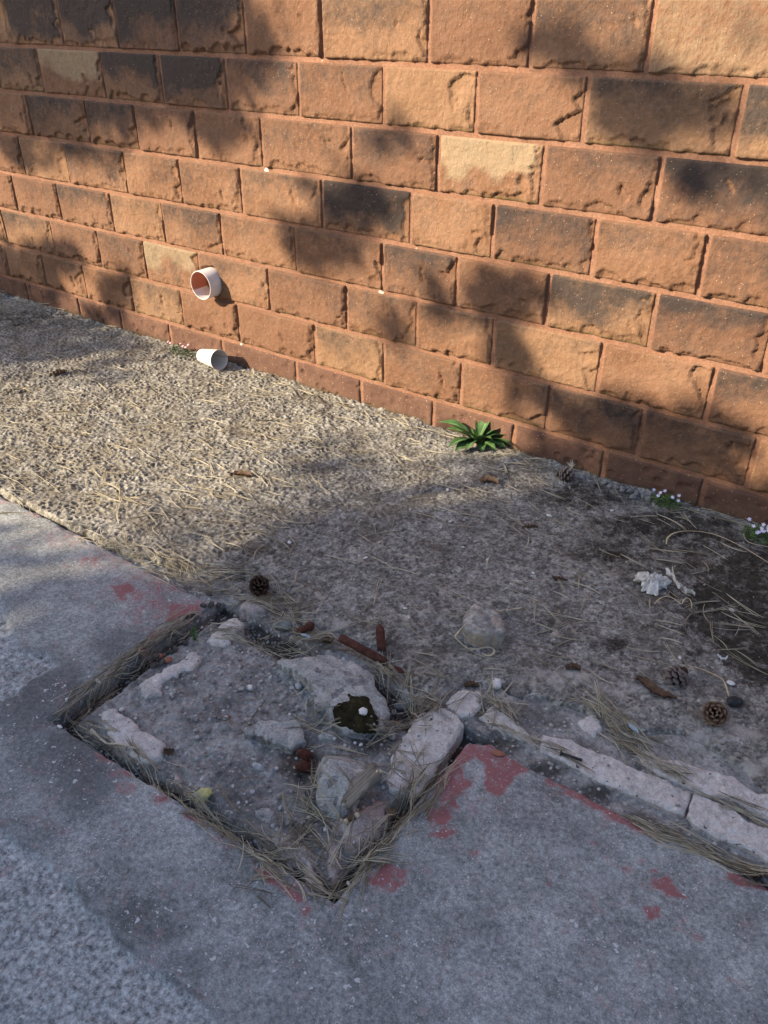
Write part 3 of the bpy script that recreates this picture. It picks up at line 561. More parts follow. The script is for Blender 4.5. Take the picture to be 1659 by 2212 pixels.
# rough concrete apron between the path and the wall
ap = [(-7.0, .03), (-7.0, EDGE_Y-.004)]+[tuple(G(*q)[:2]) for q in [(0, 1064), (120, 1122), (250, 1188), (340, 1212), (440, 1236), (520, 1250), (575, 1268), (612, 1296), (638, 1345), (672, 1352), (700, 1362), (760, 1372), (800, 1396), (838, 1430), (868, 1462), (885, 1490), (912, 1520), (940, 1512), (972, 1490), (1010, 1470), (1045, 1478), (1100, 1500), (1128, 1512), (1170, 1512), (1235, 1528), (1290, 1550), (1345, 1572), (1420, 1590), (1475, 1582), (1530, 1618), (1590, 1655), (1659, 1705), (1760, 1760)]]+[(1.2, -.95), (1.2, .03)]
apf = [(-4.8, .03), (-4.8, EDGE_Y-.004)]+ap[2:-2]+[(.75, -1.0), (.75, .03)]
apf = ragged(apf, .012, .009, 26, 9)
APM = [(1260, 1075, 150, 36, .72), (1440, 1140, 190, 44, .82), (1330, 1190, 140, 40, .6), (1620, 1230, 110, 70, .85), (1590, 1320, 170, 130, .82), (1520, 1180, 170, 50, .62), (1400, 1230, 110, 60, .5), (1640, 1440, 80, 50, .8), (1560, 1290, 150, 60, .9), (1500, 1240, 120, 40, .6), (1620, 1400, 110, 90, .8), (1500, 1360, 70, 40, .6), (1430, 1350, 60, 30, .5), (1390, 1200, 90, 30, .42), (1330, 1395, 34, 22, .66), (1180, 1345, 34, 14, .5), (1270, 1400, 30, 16, .4), (1280, 1400, 14, 14, .6), (1560, 1180, 130, 30, .5), (1140, 1140, 90, 26, .36), (1600, 1470, 70, 24, .5),
       (60, 690, 150, 30, .6), (330, 770, 90, 16, .35), (1120, 1025, 90, 22, .45), (880, 1060, 130, 30, .28), (1250, 1150, 120, 40, .3)]
APP = [(1200, 1470, 130, 34, .62), (1330, 1490, 90, 24, .6), (1180, 1540, 50, 26, .6), (960, 1500, 44, 20, .7), (720, 1350, 60, 20, .5), (880, 1420, 60, 30, .45), (1560, 1590, 120, 30, .6), (1640, 1660, 70, 30, .65), (1480, 1560, 60, 20, .5), (590, 1230, 60, 26, .35), (1240, 1060, 60, 20, .3), (760, 1310, 120, 40, .35), (850, 1290, 160, 40, .3), (1000, 1330, 120, 40, .3)]
def apron_parts(x, y):
    left = sst(-.9, -2.2, x+.25*fbm(x*2, y*2, 80, 2))
    lo = .005*fbm(x*3.2, y*3.2, 81, 3)+.003*fbm(x*9, y*9, 82, 3)
    wx = x+.010*fbm(x*36, y*36, 6, 3); wy = y+.010*fbm(x*36, y*36, 7, 3)
    f1, f2, hid = worley(wx*46, wy*52, 83)
    wall_ = sst(.30, .02, f2-f1)*(.25+.75*sst(-.35, .25, fbm(x*22, y*22, 84, 3)))     # frothy walls round shallow pits
    f3, f4, hid2 = worley(wx*62, wy*62, 183); peb = np.clip(.7-f3, 0, 1)*hid2
    pit_ = sst(.5, .1, f1)*(hid > .45)
    r2 = fbm(x*90, y*90, 88, 3)
    amp = .0046+.0042*left
    det = .55*wall_-(.12+.23*left)*pit_+.55*peb+.35*r2+.45*fbm(x*24, y*24, 89, 3)
    return lo, det, amp
def apron_z(x, y, d):
    lo, det, amp = apron_parts(x, y)
    z = GZ+.006+lo+amp*(det-.15)
    rag = sst(.05, .0, d)*sst(-1.0, -1.15, y)*sst(-1.75, -1.6, x)
    f1, f2, hid = worley(x*38, y*38, 95)
    z = z+rag*(.006*(1-f1)-.012)-.012*sst(.010, 0, d)*sst(-.6, -.9, y)
    return z+.010*sst(.05, 0, -y)*(.4+fbm(x*20, y*20, 99, 2))
def apron_attr(x, y, z):
    lo, det, amp = apron_parts(x, y)
    return {'cav': sst(.10, -.35, det)*(.55+.45*sst(-.9, -2.2, x))*(.7+1.3*fbm(x*6, y*6, 190, 4)).clip(.1, 1.1), 'sand_sun': sst(-1.1, -2.4, x+.35*fbm(x*3, y*3, 180, 3))*(.55+.6*fbm(x*7, y*7, 181, 3)).clip(0, 1), 'crest': sst(.15, .65, det), 'moss': .80*blob(x, y, APM)+.10*sst(-1.4, -.3, x), 'pale': blob(x, y, APP)}
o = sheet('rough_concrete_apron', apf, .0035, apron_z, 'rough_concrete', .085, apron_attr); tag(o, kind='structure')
tag(flat('apron_continuation', -14, EDGE_Y, -4.803, .1, GZ+.002, 'rough_concrete'), kind='structure'); tag(flat('apron_continuation', .753, -1.0, 8, .1, GZ+.002, 'rough_concrete'), kind='structure')

# ================================================================== BRICKS, BLOCKS AND STONES
def chunk(name, px, ztop, mat, label, cat, group=None, rough=.004, bevel=.012, tilt=(0, 0), depth=.06, dome=.0, res=.0034, rag=.004, seed=None, freq=40, attrfn=None, facet=0, slopes=(.12, .25, .45, .8, 1.2), reach=(.05, .75)):
    seed = seed if seed is not None else R.randrange(9999)
    poly = ragged([G(x, y, ztop-.006)[:2] for x, y in px], .007, rag, 60, seed)
    c = poly.mean(0)
    def zf(x, y, d):
        dm = max(d.max(), 1e-4)
        z = ztop+rough*fbm(x*freq, y*freq, seed, 4)+rough*.5*fbm(x*freq*3, y*freq*3, seed+5, 2)+tilt[0]*(x-c[0])+tilt[1]*(y-c[1])
        if facet:
            fr = np.random.RandomState(seed+facet); rad = np.hypot(x-c[0], y-c[1]).max()
            for _ in range(facet):
                th = fr.uniform(0, 6.283); sl_ = fr.choice(slopes); off = rad*fr.uniform(*reach)*(.35+.65*min(1, sl_+.3))
                z = np.minimum(z, ztop+rough*.4*fbm(x*60, y*60, seed+8, 3)-sl_*((x-c[0])*math.cos(th)+(y-c[1])*math.sin(th)-off))
            z = np.maximum(z, ztop-depth*.7)
        e = sst(0, bevel, d); z = z-bevel*.8*(1-np.sqrt(np.clip(1-(1-np.clip(d/bevel, 0, 1))**2, 0, 1)))
        if dome: z = z-dome*(1-np.sqrt(np.clip(1-(1-np.clip(d/dm, 0, 1))**2, 0, 1)))*1.3
        return z
    o = sheet(name, poly, res, zf, mat, depth, attrfn, loc=(c[0], c[1], ztop-depth))
    tag(o, label, cat, group); return o
S = -.02
chunk('brick', Z('c', [(520, 430), (600, 400), (690, 440), (760, 500), (830, 560), (900, 610), (980, 640), (1040, 700), (1030, 790), (950, 840), (870, 850), (780, 800), (700, 750), (600, 700), (560, 620), (510, 520)]), -.010, 'pink_brick', 'worn pale pink brick with rounded end at the left corner of the sunken square', 'brick', rough=.003, bevel=.012)
chunk('brick', Z('a', [(860, 690), (960, 650), (1010, 690), (1000, 740), (930, 800), (900, 870), (820, 890), (730, 870), (720, 810), (800, 750)]), -.014, 'pink_brick', 'small pale pink brick patch near the top of the sunken square, below the needle heap', 'brick', rough=.003, bevel=.008, rag=.007)
chunk('brick', Z('a', [(600, 940), (680, 960), (640, 1030), (520, 1100), (440, 1140), (350, 1200), (290, 1300), (230, 1320), (160, 1250), (150, 1210), (260, 1150), (400, 1050), (480, 1010)]), -.013, 'pink_brick', 'long worn pink brick strip along the upper left edge of the sunken square', 'brick', rough=.003, bevel=.007, rag=.008)
chunk('brick', Z('b', [(1300, 880), (1380, 910), (1490, 980), (1540, 1040), (1500, 1110), (1440, 1190), (1380, 1290), (1290, 1420), (1200, 1560), (1130, 1630), (1000, 1640), (900, 1580), (880, 1480), (930, 1390), (920, 1290), (1010, 1180), (1060, 1080), (1150, 960)]), -.010, 'pink_brick', 'large pinkish brick block beside the corner painted bright red', 'brick', rough=.004, bevel=.010)
chunk('brick', Z('e', [(50, 1270), (200, 1150), (420, 1170), (430, 1300), (330, 1410), (230, 1420), (120, 1340)]), -.012, 'pink_brick', 'short pink brick just under the ragged concrete edge, above the large brick block', 'brick', rough=.003, bevel=.009)
chunk('brick', Z('e', [(400, 1430), (560, 1290), (720, 1340), (760, 1450), (900, 1600), (960, 1690), (1000, 1730), (820, 1660), (620, 1570)]), -.014, 'pink_brick', 'weathered pink brick between the short brick and the long kerb stone', 'brick', rough=.004, bevel=.009)
chunk('brick', Z('e', [(1430, 1480), (1520, 1420), (1640, 1370), (1680, 1560), (1600, 1640), (1480, 1560)]), -.010, 'pink_brick', 'small pink brick end left of the needle heap by the pale blue scrap', 'brick', rough=.004, bevel=.009)
KG = 'kerb stones in the right hand channel'
chunk('kerb_stone', Z('g', [(20, 110), (120, 130), (240, 150), (340, 210), (520, 270), (700, 370), (860, 410), (980, 490), (1110, 530), (1050, 700), (950, 670), (760, 580), (600, 520), (420, 450), (300, 380), (150, 300), (0, 230)]), -.011, 'pink_brick', 'long pale pink kerb stone with a rusty nail lying on it', 'kerb stone', KG, rough=.004, bevel=.007, rag=.0018)
chunk('kerb_stone', Z('g', [(1122, 538), (1250, 590), (1400, 650), (1500, 740), (1659, 790), (1760, 850), (1900, 940), (1900, 1150), (1760, 1080), (1659, 1030), (1500, 930), (1300, 860), (1150, 790), (1062, 702)]), -.011, 'pink_brick', 'pale pink kerb stone at the lower right, end to end with the long one', 'kerb stone', KG, rough=.004, bevel=.007, rag=.0018)
chunk('kerb_stone', Z('g', [(700, 240), (850, 300), (1000, 290), (1200, 370), (1400, 410), (1500, 490), (1580, 540), (1659, 545), (1760, 590), (1900, 680), (1900, 850), (1760, 780), (1659, 730), (1560, 680), (1400, 590), (1250, 560), (1060, 490), (900, 420), (760, 340)]), -.011, 'pink_brick', 'pale pink kerb stone in the second row, nearer the wall', 'kerb stone', KG, rough=.004, bevel=.007, rag=.0018)
big = chunk('concrete_chunk', Z('b', [(-40, 470), (60, 450), (200, 445), (420, 430), (560, 470), (660, 510), (730, 570), (800, 680), (880, 790), (920, 880), (860, 930), (840, 1010), (700, 1060), (520, 1040), (430, 980), (400, 920), (300, 900), (290, 720), (200, 640), (120, 560)]), .020, 'aggregate_concrete', 'large grey broken concrete slab with a dark moss patch in the sunken square', 'concrete rubble', rough=.005, bevel=.009, facet=16, rag=.005, depth=.08, slopes=(.05, .1, .16, .24), reach=(.1, .9))
def on_chunk(name, pxs, mat, parent, h, rag=.005, label=None):
    poly = ragged([G(x, y, .016)[:2] for x, y in pxs], .006, rag, 60, 5); base = np.array(parent.location)
    def zf(x, y, d): return np.array([max(hm(a, b, 4)-.002, -.02) for a, b in zip(x, y)])+h*sst(0, .012, d)+.002*fbm(x*90, y*90, 3, 3)*sst(0, .008, d)-.001
    V, F, SV, SF, src = sheet_geo(poly, .0024, zf, .006)
    o = mesh(name, np.concatenate([V, SV])-base, np.concatenate([F, SF]), mat, parent); hm_write(V)
    if label: o['label'] = label
    return o
on_chunk('moss_patch', Z('b', [(560, 770), (640, 780), (720, 800), (760, 860), (790, 920), (830, 980), (800, 1040), (700, 1060), (600, 1030), (520, 1020), (440, 970), (430, 910), (480, 840), (550, 830)]), 'moss', big, .003, .003)
chunk('concrete_chunk', Z('b', [(0, 1010), (130, 1000), (190, 1050), (220, 1150), (90, 1220), (0, 1190), (-120, 1150), (-290, 1090), (-300, 1030), (-160, 1000)]), +.004, 'aggregate_concrete', 'flat grey broken concrete piece left of the mossy slab', 'concrete rubble', rough=.004, bevel=.007, facet=9, slopes=(.06, .12, .25), reach=(.2, .9))
chunk('concrete_chunk', Z('b', [(340, 1090), (420, 1080), (490, 1130), (440, 1170), (330, 1170), (300, 1120)]), -.008, 'aggregate_concrete', 'small grey concrete lump between mossy slab and the boulder', 'concrete rubble', rough=.003, bevel=.010, dome=.008)
chunk('boulder', Z('b', [(480, 1180), (560, 1170), (620, 1230), (700, 1270), (760, 1340), (700, 1430), (640, 1530), (590, 1640), (520, 1690), (430, 1700), (350, 1650), (300, 1560), (310, 1440), (310, 1320), (370, 1230)]), .040, 'aggregate_concrete', 'tall pale grey boulder of old concrete beside the weathered wood fragment', 'boulder', rough=.005, bevel=.012, depth=.10, facet=18, rag=.003, freq=45, slopes=(.1, .25, .5, .9), reach=(.2, .85))
RG = 'pink rubble in the near corner of the sunken square'
chunk('rubble_stone', Z('d', [(920, 480), (1000, 420), (1130, 380), (1280, 330), (1380, 330), (1420, 400), (1410, 480), (1360, 600), (1300, 650), (1160, 760), (1060, 760), (1030, 690), (960, 620), (880, 540)]), -.014, 'pink_rubble', 'wide pinkish rubble stone below the weathered wood fragment', 'rubble stone', RG, rough=.006, bevel=.014, dome=.008, rag=.007)
chunk('rubble_stone', Z('d', [(470, 680), (530, 600), (590, 610), (640, 660), (720, 690), (790, 760), (790, 850), (770, 900), (860, 980), (880, 1100), (840, 1130), (740, 1030), (680, 880), (560, 820), (460, 740)]), -.016, 'pink_rubble', 'long pinkish rubble stone left of the crack at the near corner', 'rubble stone', RG, rough=.005, bevel=.014, dome=.008, rag=.006)
chunk('rubble_stone', Z('d', [(860, 720), (900, 670), (1000, 700), (1030, 800), (1000, 870), (990, 1000), (930, 1070), (900, 1000), (890, 880), (845, 800)]), -.022, 'pink_rubble', 'narrow pinkish rubble stone right of the crack at the near corner', 'rubble stone', RG, rough=.005, bevel=.012, dome=.006, rag=.006)
chunk('rubble_stone', Z('c', [(1080, 930), (1160, 930), (1220, 1020), (1200, 1070), (1100, 1010)]), -.024, 'pink_rubble', 'small pale rubble stone near the lower left edge, between brick and yellow stone', 'rubble stone', rough=.003, bevel=.010, dome=.006)
chunk('rubble_stone', Z('a', [(980, 520), (1050, 470), (1130, 500), (1210, 520), (1250, 560), (1200, 600), (1080, 600), (990, 570)]), -.004, 'pink_rubble', 'rounded pale stone in the needles just below the dark pine cone', 'stone', rough=.003, bevel=.022, dome=.016)
chunk('concrete_lump', Z('e', [(260, 300), (330, 240), (380, 225), (430, 265), (530, 240), (620, 300), (650, 400), (670, 500), (600, 560), (480, 560), (380, 530), (290, 490), (250, 400)]), .046, 'lump_concrete', 'rounded rough concrete lump with straw strip around it on the open apron', 'concrete lump', rough=.011, bevel=.010, depth=.07, freq=60, facet=12, rag=.006, slopes=(.1, .25, .45, .9), reach=(.4, .95))
chunk('rubble_stone', Z('d', [(250, 420), (330, 370), (420, 390), (470, 450), (440, 560), (400, 570), (330, 500)]), -.022, 'aggregate_concrete', 'broken whitish stone under needles at the lower left edge', 'rubble stone', rough=.008, bevel=.010, dome=.006)
chunk('rubble_stone', Z('d', [(230, 10), (300, 10), (370, 50), (390, 80), (330, 75), (260, 45)]), -.018, 'pebble_pale', 'elongated pale stone left of the boulder in the pit', 'stone', rough=.002, bevel=.010, dome=.006)

def ico(sub=2):
    import bmesh
    bm = bmesh.new(); bmesh.ops.create_icosphere(bm, subdivisions=sub, radius=1.0)
    V = np.array([v.co[:] for v in bm.verts]); F = np.array([[v.index for v in f.verts] for f in bm.faces]); bm.free(); return V, F
IV, IF = ico(3)
def n3(P, f, s): return fbm(P[:, 0]*f+P[:, 2]*f*.7, P[:, 1]*f-P[:, 2]*f*.6, s, 3)
def pebble(name, px, py, rx, ry, rz, mat, label, cat, group=None, rough=.18, rot=None, sink=.25, parent=None, hmw=True):
    s = R.randrange(9999); P = IV*(1+rough*n3(IV, 1.3, s)+rough*.5*n3(IV, 3.1, s+4))[:, None]
    P = P*np.array([rx, ry, rz]); a = rot if rot is not None else R.uniform(0, 6.28); ca, sa = math.cos(a), math.sin(a)
    P = np.stack([P[:, 0]*ca-P[:, 1]*sa, P[:, 0]*sa+P[:, 1]*ca, P[:, 2]], -1)
    q = at(px, py, rz*.5); L = np.array([q[0], q[1], q[2]-sink*rz]); P[:, 2] += rz
    o = mesh(name, P, IF, mat, parent, tuple(L)); tag(o, label, cat, group)
    if hmw: hm_write(P+L)
    return o
CAMANG = math.atan2(CR[1], CR[0])
pebble('pebble', *ZP('a', 1350, 720), .027, .015, .014, 'pebble_green', 'smooth grey-green pebble beside the rusty bolt heads', 'pebble', rough=.07, rot=CAMANG+.15)
pebble('pebble', *ZP('e', 588, 1100), .017, .011, .012, 'pebble_white', 'angular white pebble standing at the ragged concrete edge', 'pebble', rough=.25, rot=CAMANG+1.4)
pebble('pebble', *ZP('b', 690, 928), .011, .010, .007, 'pebble_white', 'small white pebble sitting on the dark moss patch', 'pebble', rough=.2)
pebble('lichen_stone', *ZP('c', 1352, 1160), .021, .014, .012, 'lichen_stone', 'pale stone crusted with yellow lichen at the lower left edge of the pit', 'stone', rough=.25, rot=CAMANG+.7)
pebble('black_stone', *ZP('f', 1332, 1800), .019, .014, .012, 'tar', 'black angular stone beside the brown pine cone', 'stone', rough=.3, rot=CAMANG)
pebble('orange_chip', 1075, 1628, .014, .009, .004, 'terracotta', 'flat orange brick chip on the red painted corner', 'chip', rough=.2, rot=CAMANG-.2)
PG = 'small pale pebbles in the pit rubble'
for k, x, y, r in [('a', 830, 1110, 18), ('a', 775, 1175, 25), ('a', 990, 1240, 25), ('a', 1085, 1230, 33), ('a', 1170, 1170, 18), ('a', 1475, 1120, 30), ('a', 1420, 1150, 18), ('a', 1475, 1390, 17), ('a', 1185, 1420, 12), ('a', 870, 1475, 22), ('a', 730, 1580, 30), ('a', 1125, 945, 18), ('a', 990, 990, 18),
                   ('a', 910, 1560, 14), ('a', 1120, 1250, 22), ('a', 640, 1640, 18), ('a', 1510, 1270, 15), ('a', 600, 1350, 12), ('a', 680, 1350, 12), ('b', 145, 890, 17), ('b', 930, 1130, 42), ('b', 945, 930, 28), ('b', 270, 1470, 20), ('b', 850, 1060, 11), ('b', 900, 1045, 11), ('b', 800, 1080, 13), ('b', 50, 1490, 14), ('b', 100, 1590, 14),
                   ('c', 1540, 480, 20), ('c', 1490, 710, 18), ('c', 1300, 820, 16), ('c', 1340, 990, 12), ('c', 1410, 500, 15), ('c', 1360, 400, 12), ('d', 270, 265, 18), ('d', 470, 70, 16), ('d', 770, 145, 18), ('d', 395, 220, 14), ('d', 600, 260, 13), ('d', 685, 325, 12), ('d', 500, 400, 16), ('d', 820, 470, 18), ('d', 555, 120, 10), ('b', 620, 1100, 12), ('b', 780, 1030, 10)]:
    m = R.choice(['pebble_pale', 'pebble_pale', 'pebble_white', 'pebble_grey']); rr = r*.2604*.00125
    pebble('pebble', *ZP(k, x, y), rr, rr*R.uniform(.6, .95), rr*R.uniform(.5, .8), m, 'small rounded pale pebble half set in the grey rubble of the sunken square', 'pebble', PG, rough=.2)
pebble('pebble', *ZP('b', 1000, 890), .018, .010, .010, 'pebble_grey', 'long grey pebble in the needles between mossy slab and large brick', 'pebble', rough=.2, rot=CAMANG-.2)
for x, y, lab in [(170, 1030, 'terracotta chip nearest the needle bundle in the left gap'), (400, 1000, 'terracotta chip at the right of the left gap by the pink brick strip'), (325, 970, 'terracotta chip highest up in the left gap among dark clods')]:
    pebble('terracotta_chip', *ZP('a', x, y), .010, .008, .007, 'terracotta', lab, 'chip', 'terracotta chips in the left gap', rough=.3)
for x, y in [(560, 730), (620, 700), (500, 820), (440, 840), (380, 920), (420, 930), (460, 900), (540, 850), (300, 990), (250, 1010), (280, 1040), (700, 620), (760, 560), (820, 540), (600, 780), (350, 1010), (740, 450)]:
    pebble('clod', *ZP('a', x, y), R.uniform(.006, .011), R.uniform(.005, .009), .006, 'charcoal_soil', 'dark earth clod in the gap along the upper left slab edge', 'clod', 'dark earth clods in the left gap', rough=.5, sink=.6)
for i, (x, y) in enumerate([(100, 140), (222, 168), (300, 186), (362, 212), (430, 240), (485, 265), (545, 285), (40, 100), (160, 150), (330, 215)]):
    pebble('gravel_stone', *ZP('i', x, y), R.uniform(.010, .015), R.uniform(.008, .011), .008, R.choice(['pebble_grey', 'pebble_grey', 'lump_concrete']), 'rough grey stone in the short row along the wall foot left of the violet flowers', 'stone', 'grey stones at the wall foot', rough=.25, sink=.5)
WC = 'white chips scattered on the rough apron'
for x, y, r, lab in [(1186, 1114, .010, 'white rounded chip on the apron below the wall cone'), (1053, 1209, .006, 'oval white chip at the middle of the apron'), (625, 1172, .008, 'flat white chip above the needle heap by the dark cone'), (790, 1206, .007, 'white chip on the apron right of the dark pine cone'), (973, 1127, .007, 'flat white chip below the broadleaf weed'), (1152, 1238, .006, 'white chip left of the small brown leaf'),
                     (1581, 1318, .009, 'white angular chip on black moss right of the crumpled paper'), (1578, 1476, .010, 'white chip directly above the black stone'), (1469, 1421, .007, 'white chip just above the grey-brown pine cone'), (967, 1058, .007, 'white chip left of the dried tan leaf'), (1322, 1103, .007, 'pale violet chip left of the violet flowers'), (1000, 1182, .005, 'small white speck at the centre of the apron'), (286, 989, .007, 'white chip in the sunlit apron on the left'), (875, 1314, .006, 'white chip on the apron above the rusty bars')]:
    pebble('white_chip', x, y, r, r*.65, r*.35, 'pebble_white', lab, 'chip', WC, rough=.25, sink=.1)
for k, x, y, r, lab in [('c', 545, 118, .009, 'largest white flake on the slab lip above the needle bundle'), ('c', 480, 178, .009, 'second white flake on the slab lip, lower than the largest'), ('c', 250, 435, .007, 'white flake in the dark left corner of the pit'), ('c', 165, 555, .008, 'white flakes on the slab just below the left corner'), ('c', 435, 620, .006, 'white flake at the top of the dry reed stalk'), ('d', 870, 575, .006, 'white flake in the needles left of the wide rubble stone')]:
    pebble('white_flake', *ZP(k, x, y), r, r*.5, r*.3, 'pebble_white', lab, 'chip', rough=.3, sink=.1)
# ------------------------------------------------------------------ loose grit in the hole, the channel and on the apron
G1, GF = ico(1); GVs, GFs, GT = [], [], []
def grit(n, sampler, lo, hi):
    k = 0
    for _ in range(n):
        x, y = sampler(); z = hm(x, y, 1)
        if y > -.015 or (y < -1.1 and z > -.0185 and R.random() < .9): continue
        r = lo+(hi-lo)*R.random()**5; q = G1*np.array([r, r*R.uniform(.6, 1), r*R.uniform(.5, .8)])*(1+.25*RS.randn(len(G1), 1)); a = R.uniform(0, 6.28); ca, sa = math.cos(a), math.sin(a)
        q = np.stack([q[:, 0]*ca-q[:, 1]*sa+x, q[:, 0]*sa+q[:, 1]*ca+y, q[:, 2]+z+r*.15], -1)
        GFs.append(GF+len(GVs)*len(G1)); GVs.append(q); GT.append(np.full(len(G1), R.random()))
def in_poly(P):
    lo, hi = P.min(0), P.max(0)
    def f():
        while True:
            x, y = R.uniform(lo[0], hi[0]), R.uniform(lo[1], hi[1])
            if sdist(np.array([x]), np.array([y]), P)[0][0] > .004: return x, y
    return f
grit(1300, in_poly(np.array([q for q in pit]+[G(840, 1470)[:2], G(650, 1370)[:2]])), .0014, .0075)
grit(420, in_poly(np.array([G(*q)[:2] for q in [(1000, 1590), (1050, 1540), (1200, 1560), (1340, 1560), (1480, 1650), (1659, 1740), (1659, 1905), (1400, 1790), (1140, 1655)]])), .0014, .006)
grit(900, in_poly(np.array([G(*q)[:2] for q in [(300, 1180), (640, 1330), (900, 1500), (1300, 1530), (1659, 1680), (1659, 1130), (900, 930), (300, 760), (0, 900), (0, 1050)]])), .0012, .0055)
t = NT('grit', .85, .2); t.col(t.ramp(t.attr('tone'), [(0, (.17, .162, .158)), (.3, (.28, .27, .265)), (.66, (.36, .35, .34)), (.9, (.50, .49, .48)), (.96, (.66, .66, .66)), (.98, (.24, .13, .1)), (1, (.28, .16, .12))]))
o = mesh('gravel', np.concatenate(GVs), np.concatenate(GFs), 'grit', attrs={'tone': np.concatenate(GT)}, smooth=False); tag(o, 'fine grey and white grit strewn over the rubble and rough concrete', 'gravel', kind='stuff')

# ------------------------------------------------------------------ rusty iron
def tube_geo(pts, rad, n=10, cap=True, seed=0, rough=0.0, flat_=1.0):
    P = np.array(pts, float); m = len(P); V = []; F = []
    T = np.gradient(P, axis=0); T /= np.linalg.norm(T, axis=1)[:, None]+1e-12
    up = np.array([0, 0, 1.0])
    for i in range(m):
        a = np.cross(T[i], up)
        if np.linalg.norm(a) < 1e-3: a = np.cross(T[i], [1.0, 0, 0])
        a /= np.linalg.norm(a); b = np.cross(a, T[i]); r = rad[i] if hasattr(rad, '__len__') else rad
        for j in range(n):
            an = 2*math.pi*j/n; k = 1+rough*(R.random()-.5); V.append(P[i]+(a*math.cos(an)+b*math.sin(an)*flat_)*r*k)
    for i in range(m-1):
        for j in range(n): F.append((i*n+j, i*n+(j+1) % n, (i+1)*n+(j+1) % n, (i+1)*n+j))
    if cap: F.append(tuple(reversed(range(n)))); F.append(tuple(range((m-1)*n, m*n)))
    return np.array(V), F
def tube(name, pts, rad, mat, parent=None, base=None, **k):
    V, F = tube_geo(pts, rad, **k); L = np.array(base) if base is not None else np.array(pts[0]); o = mesh(name, V-L, F, mat, parent, tuple(L) if parent is None else (0, 0, 0)); return o
def lerp_path(A, n):
    A = np.array(A, float); d = np.r_[0, np.cumsum(np.linalg.norm(np.diff(A, axis=0), axis=1))]; u = np.linspace(0, d[-1], n)
    for _ in range(1): pass
    return np.stack([np.interp(u, d, A[:, i]) for i in range(A.shape[1])], -1)
def smooth_path(A, n):
    A = np.array(A, float)
    for _ in range(3):
        B = [A[0]]
        for i in range(len(A)-1): B += [A[i]*.75+A[i+1]*.25, A[i]*.25+A[i+1]*.75]
        B.append(A[-1]); A = np.array(B)
    return lerp_path(A, n)
a = G(*ZP('b', 500, 310), .012); b = G(*ZP('b', 740, 440), .004); c2 = G(*ZP('b', 880, 520), -.012)
o = tube('rusty_bar', lerp_path([a, b, c2], 14), [.0095]+[.0112]*11+[.011, .009], 'rust', rough=.14, n=12); tag(o, 'rusty iron bar lying slanted along the broken concrete edge', 'iron bar')
a = G(*ZP('b', 845, 420), -.005); b = G(*ZP('b', 825, 205), .030)
o = tube('rusty_bar', lerp_path([a, b], 9), [.0115]*7+[.010, .005], 'rust', rough=.14, n=12); tag(o, 'short rusty iron stub leaning up from the concrete beside the slanted bar', 'iron bar')
a = G(*ZP('a', 1480, 760), -.02); b = G(*ZP('a', 1575, 715), .006)
root = tube('rusty_bolt', lerp_path([a, b], 8), [.010]*8, 'rust', rough=.15, n=10); tag(root, 'rusty bolt end with rounded head next to the grey-green pebble', 'bolt')
V = IV*np.array([.0125, .0125, .0125])*(1+.12*n3(IV, 2, 4))[:, None]+b-np.array(root.location); mesh('bolt_head', V, IF, 'rust', root)
pebble('rust_lump', *ZP('b', 395, 330), .016, .012, .011, 'dry_leaf', 'dark brown crumbly lump between bolt and slanted rusty bar', 'lump', rough=.35, rot=CAMANG+.2)
pebble('rust_lump', *ZP('b', 205, 1290), .017, .013, .012, 'rust', 'upper dark rusty lump in the dark hollow left of the boulder', 'rust lump', rough=.3)
pebble('rust_lump', *ZP('b', 195, 1390), .017, .012, .012, 'rust', 'lower dark rusty lump in the dark hollow left of the boulder', 'rust lump', rough=.3)
pebble('rust_flake', *ZP('b', 975, 580), .020, .009, .005, 'rust', 'flat brown rusty flake below the slanted bar', 'rust flake', rough=.3, rot=CAMANG-.6)
a = at(*ZP('g', 145, 250)); b = at(*ZP('g', 305, 302)); root = tube('rusty_nail', lerp_path([a+[0, 0, .004], b+[0, 0, .004]], 5), .0032, 'tar', n=8); tag(root, 'dark rusty nail lying on the long pale pink kerb stone', 'nail')
V, F = tube_geo(lerp_path([a+[0, 0, .004], a+(b-a)*.06+[0, 0, .004]], 2), .006, n=10); mesh('nail_head', V-np.array(root.location), F, 'tar', root)

# ------------------------------------------------------------------ wood fragment
A0 = G(*ZP('d', 1035, 335), .016); B0 = G(*ZP('d', 1300, 75), .072); ax = B0-A0; Ln = np.linalg.norm(ax); ex = ax/Ln; ey = np.cross([0, 0, 1.0], ex); ey /= np.linalg.norm(ey); ez = np.cross(ex, ey)
n_, m_ = 26, 22; V = []
for i in range(n_):
    t = i/(n_-1)
    for j in range(m_):
        an = 2*math.pi*j/m_; wv = .022*(1-.2*t); hv = .0075
        rr = 1/max(abs(math.cos(an)), abs(math.sin(an)))**.75
        spl = .10*(math.sin(j*2.9)+math.sin(j*1.7+1))*(1 if i in (0, n_-1) else 0)
        gr = 1+.13*math.sin(j*5.1)+.07*math.sin(i*.7+j)+.05*R.uniform(-1, 1)
        V.append(A0+ex*(Ln*t+Ln*spl*.5)+ey*(wv*rr*math.cos(an)*gr)+ez*(hv*rr*math.sin(an)*gr))
F = [(i*m_+j, i*m_+(j+1) % m_, (i+1)*m_+(j+1) % m_, (i+1)*m_+j) for i in range(n_-1) for j in range(m_)]+[tuple(reversed(range(m_))), tuple(range((n_-1)*m_, n_*m_))]
M3 = np.stack([ex, ey, ez], 0); wloc = A0.copy()
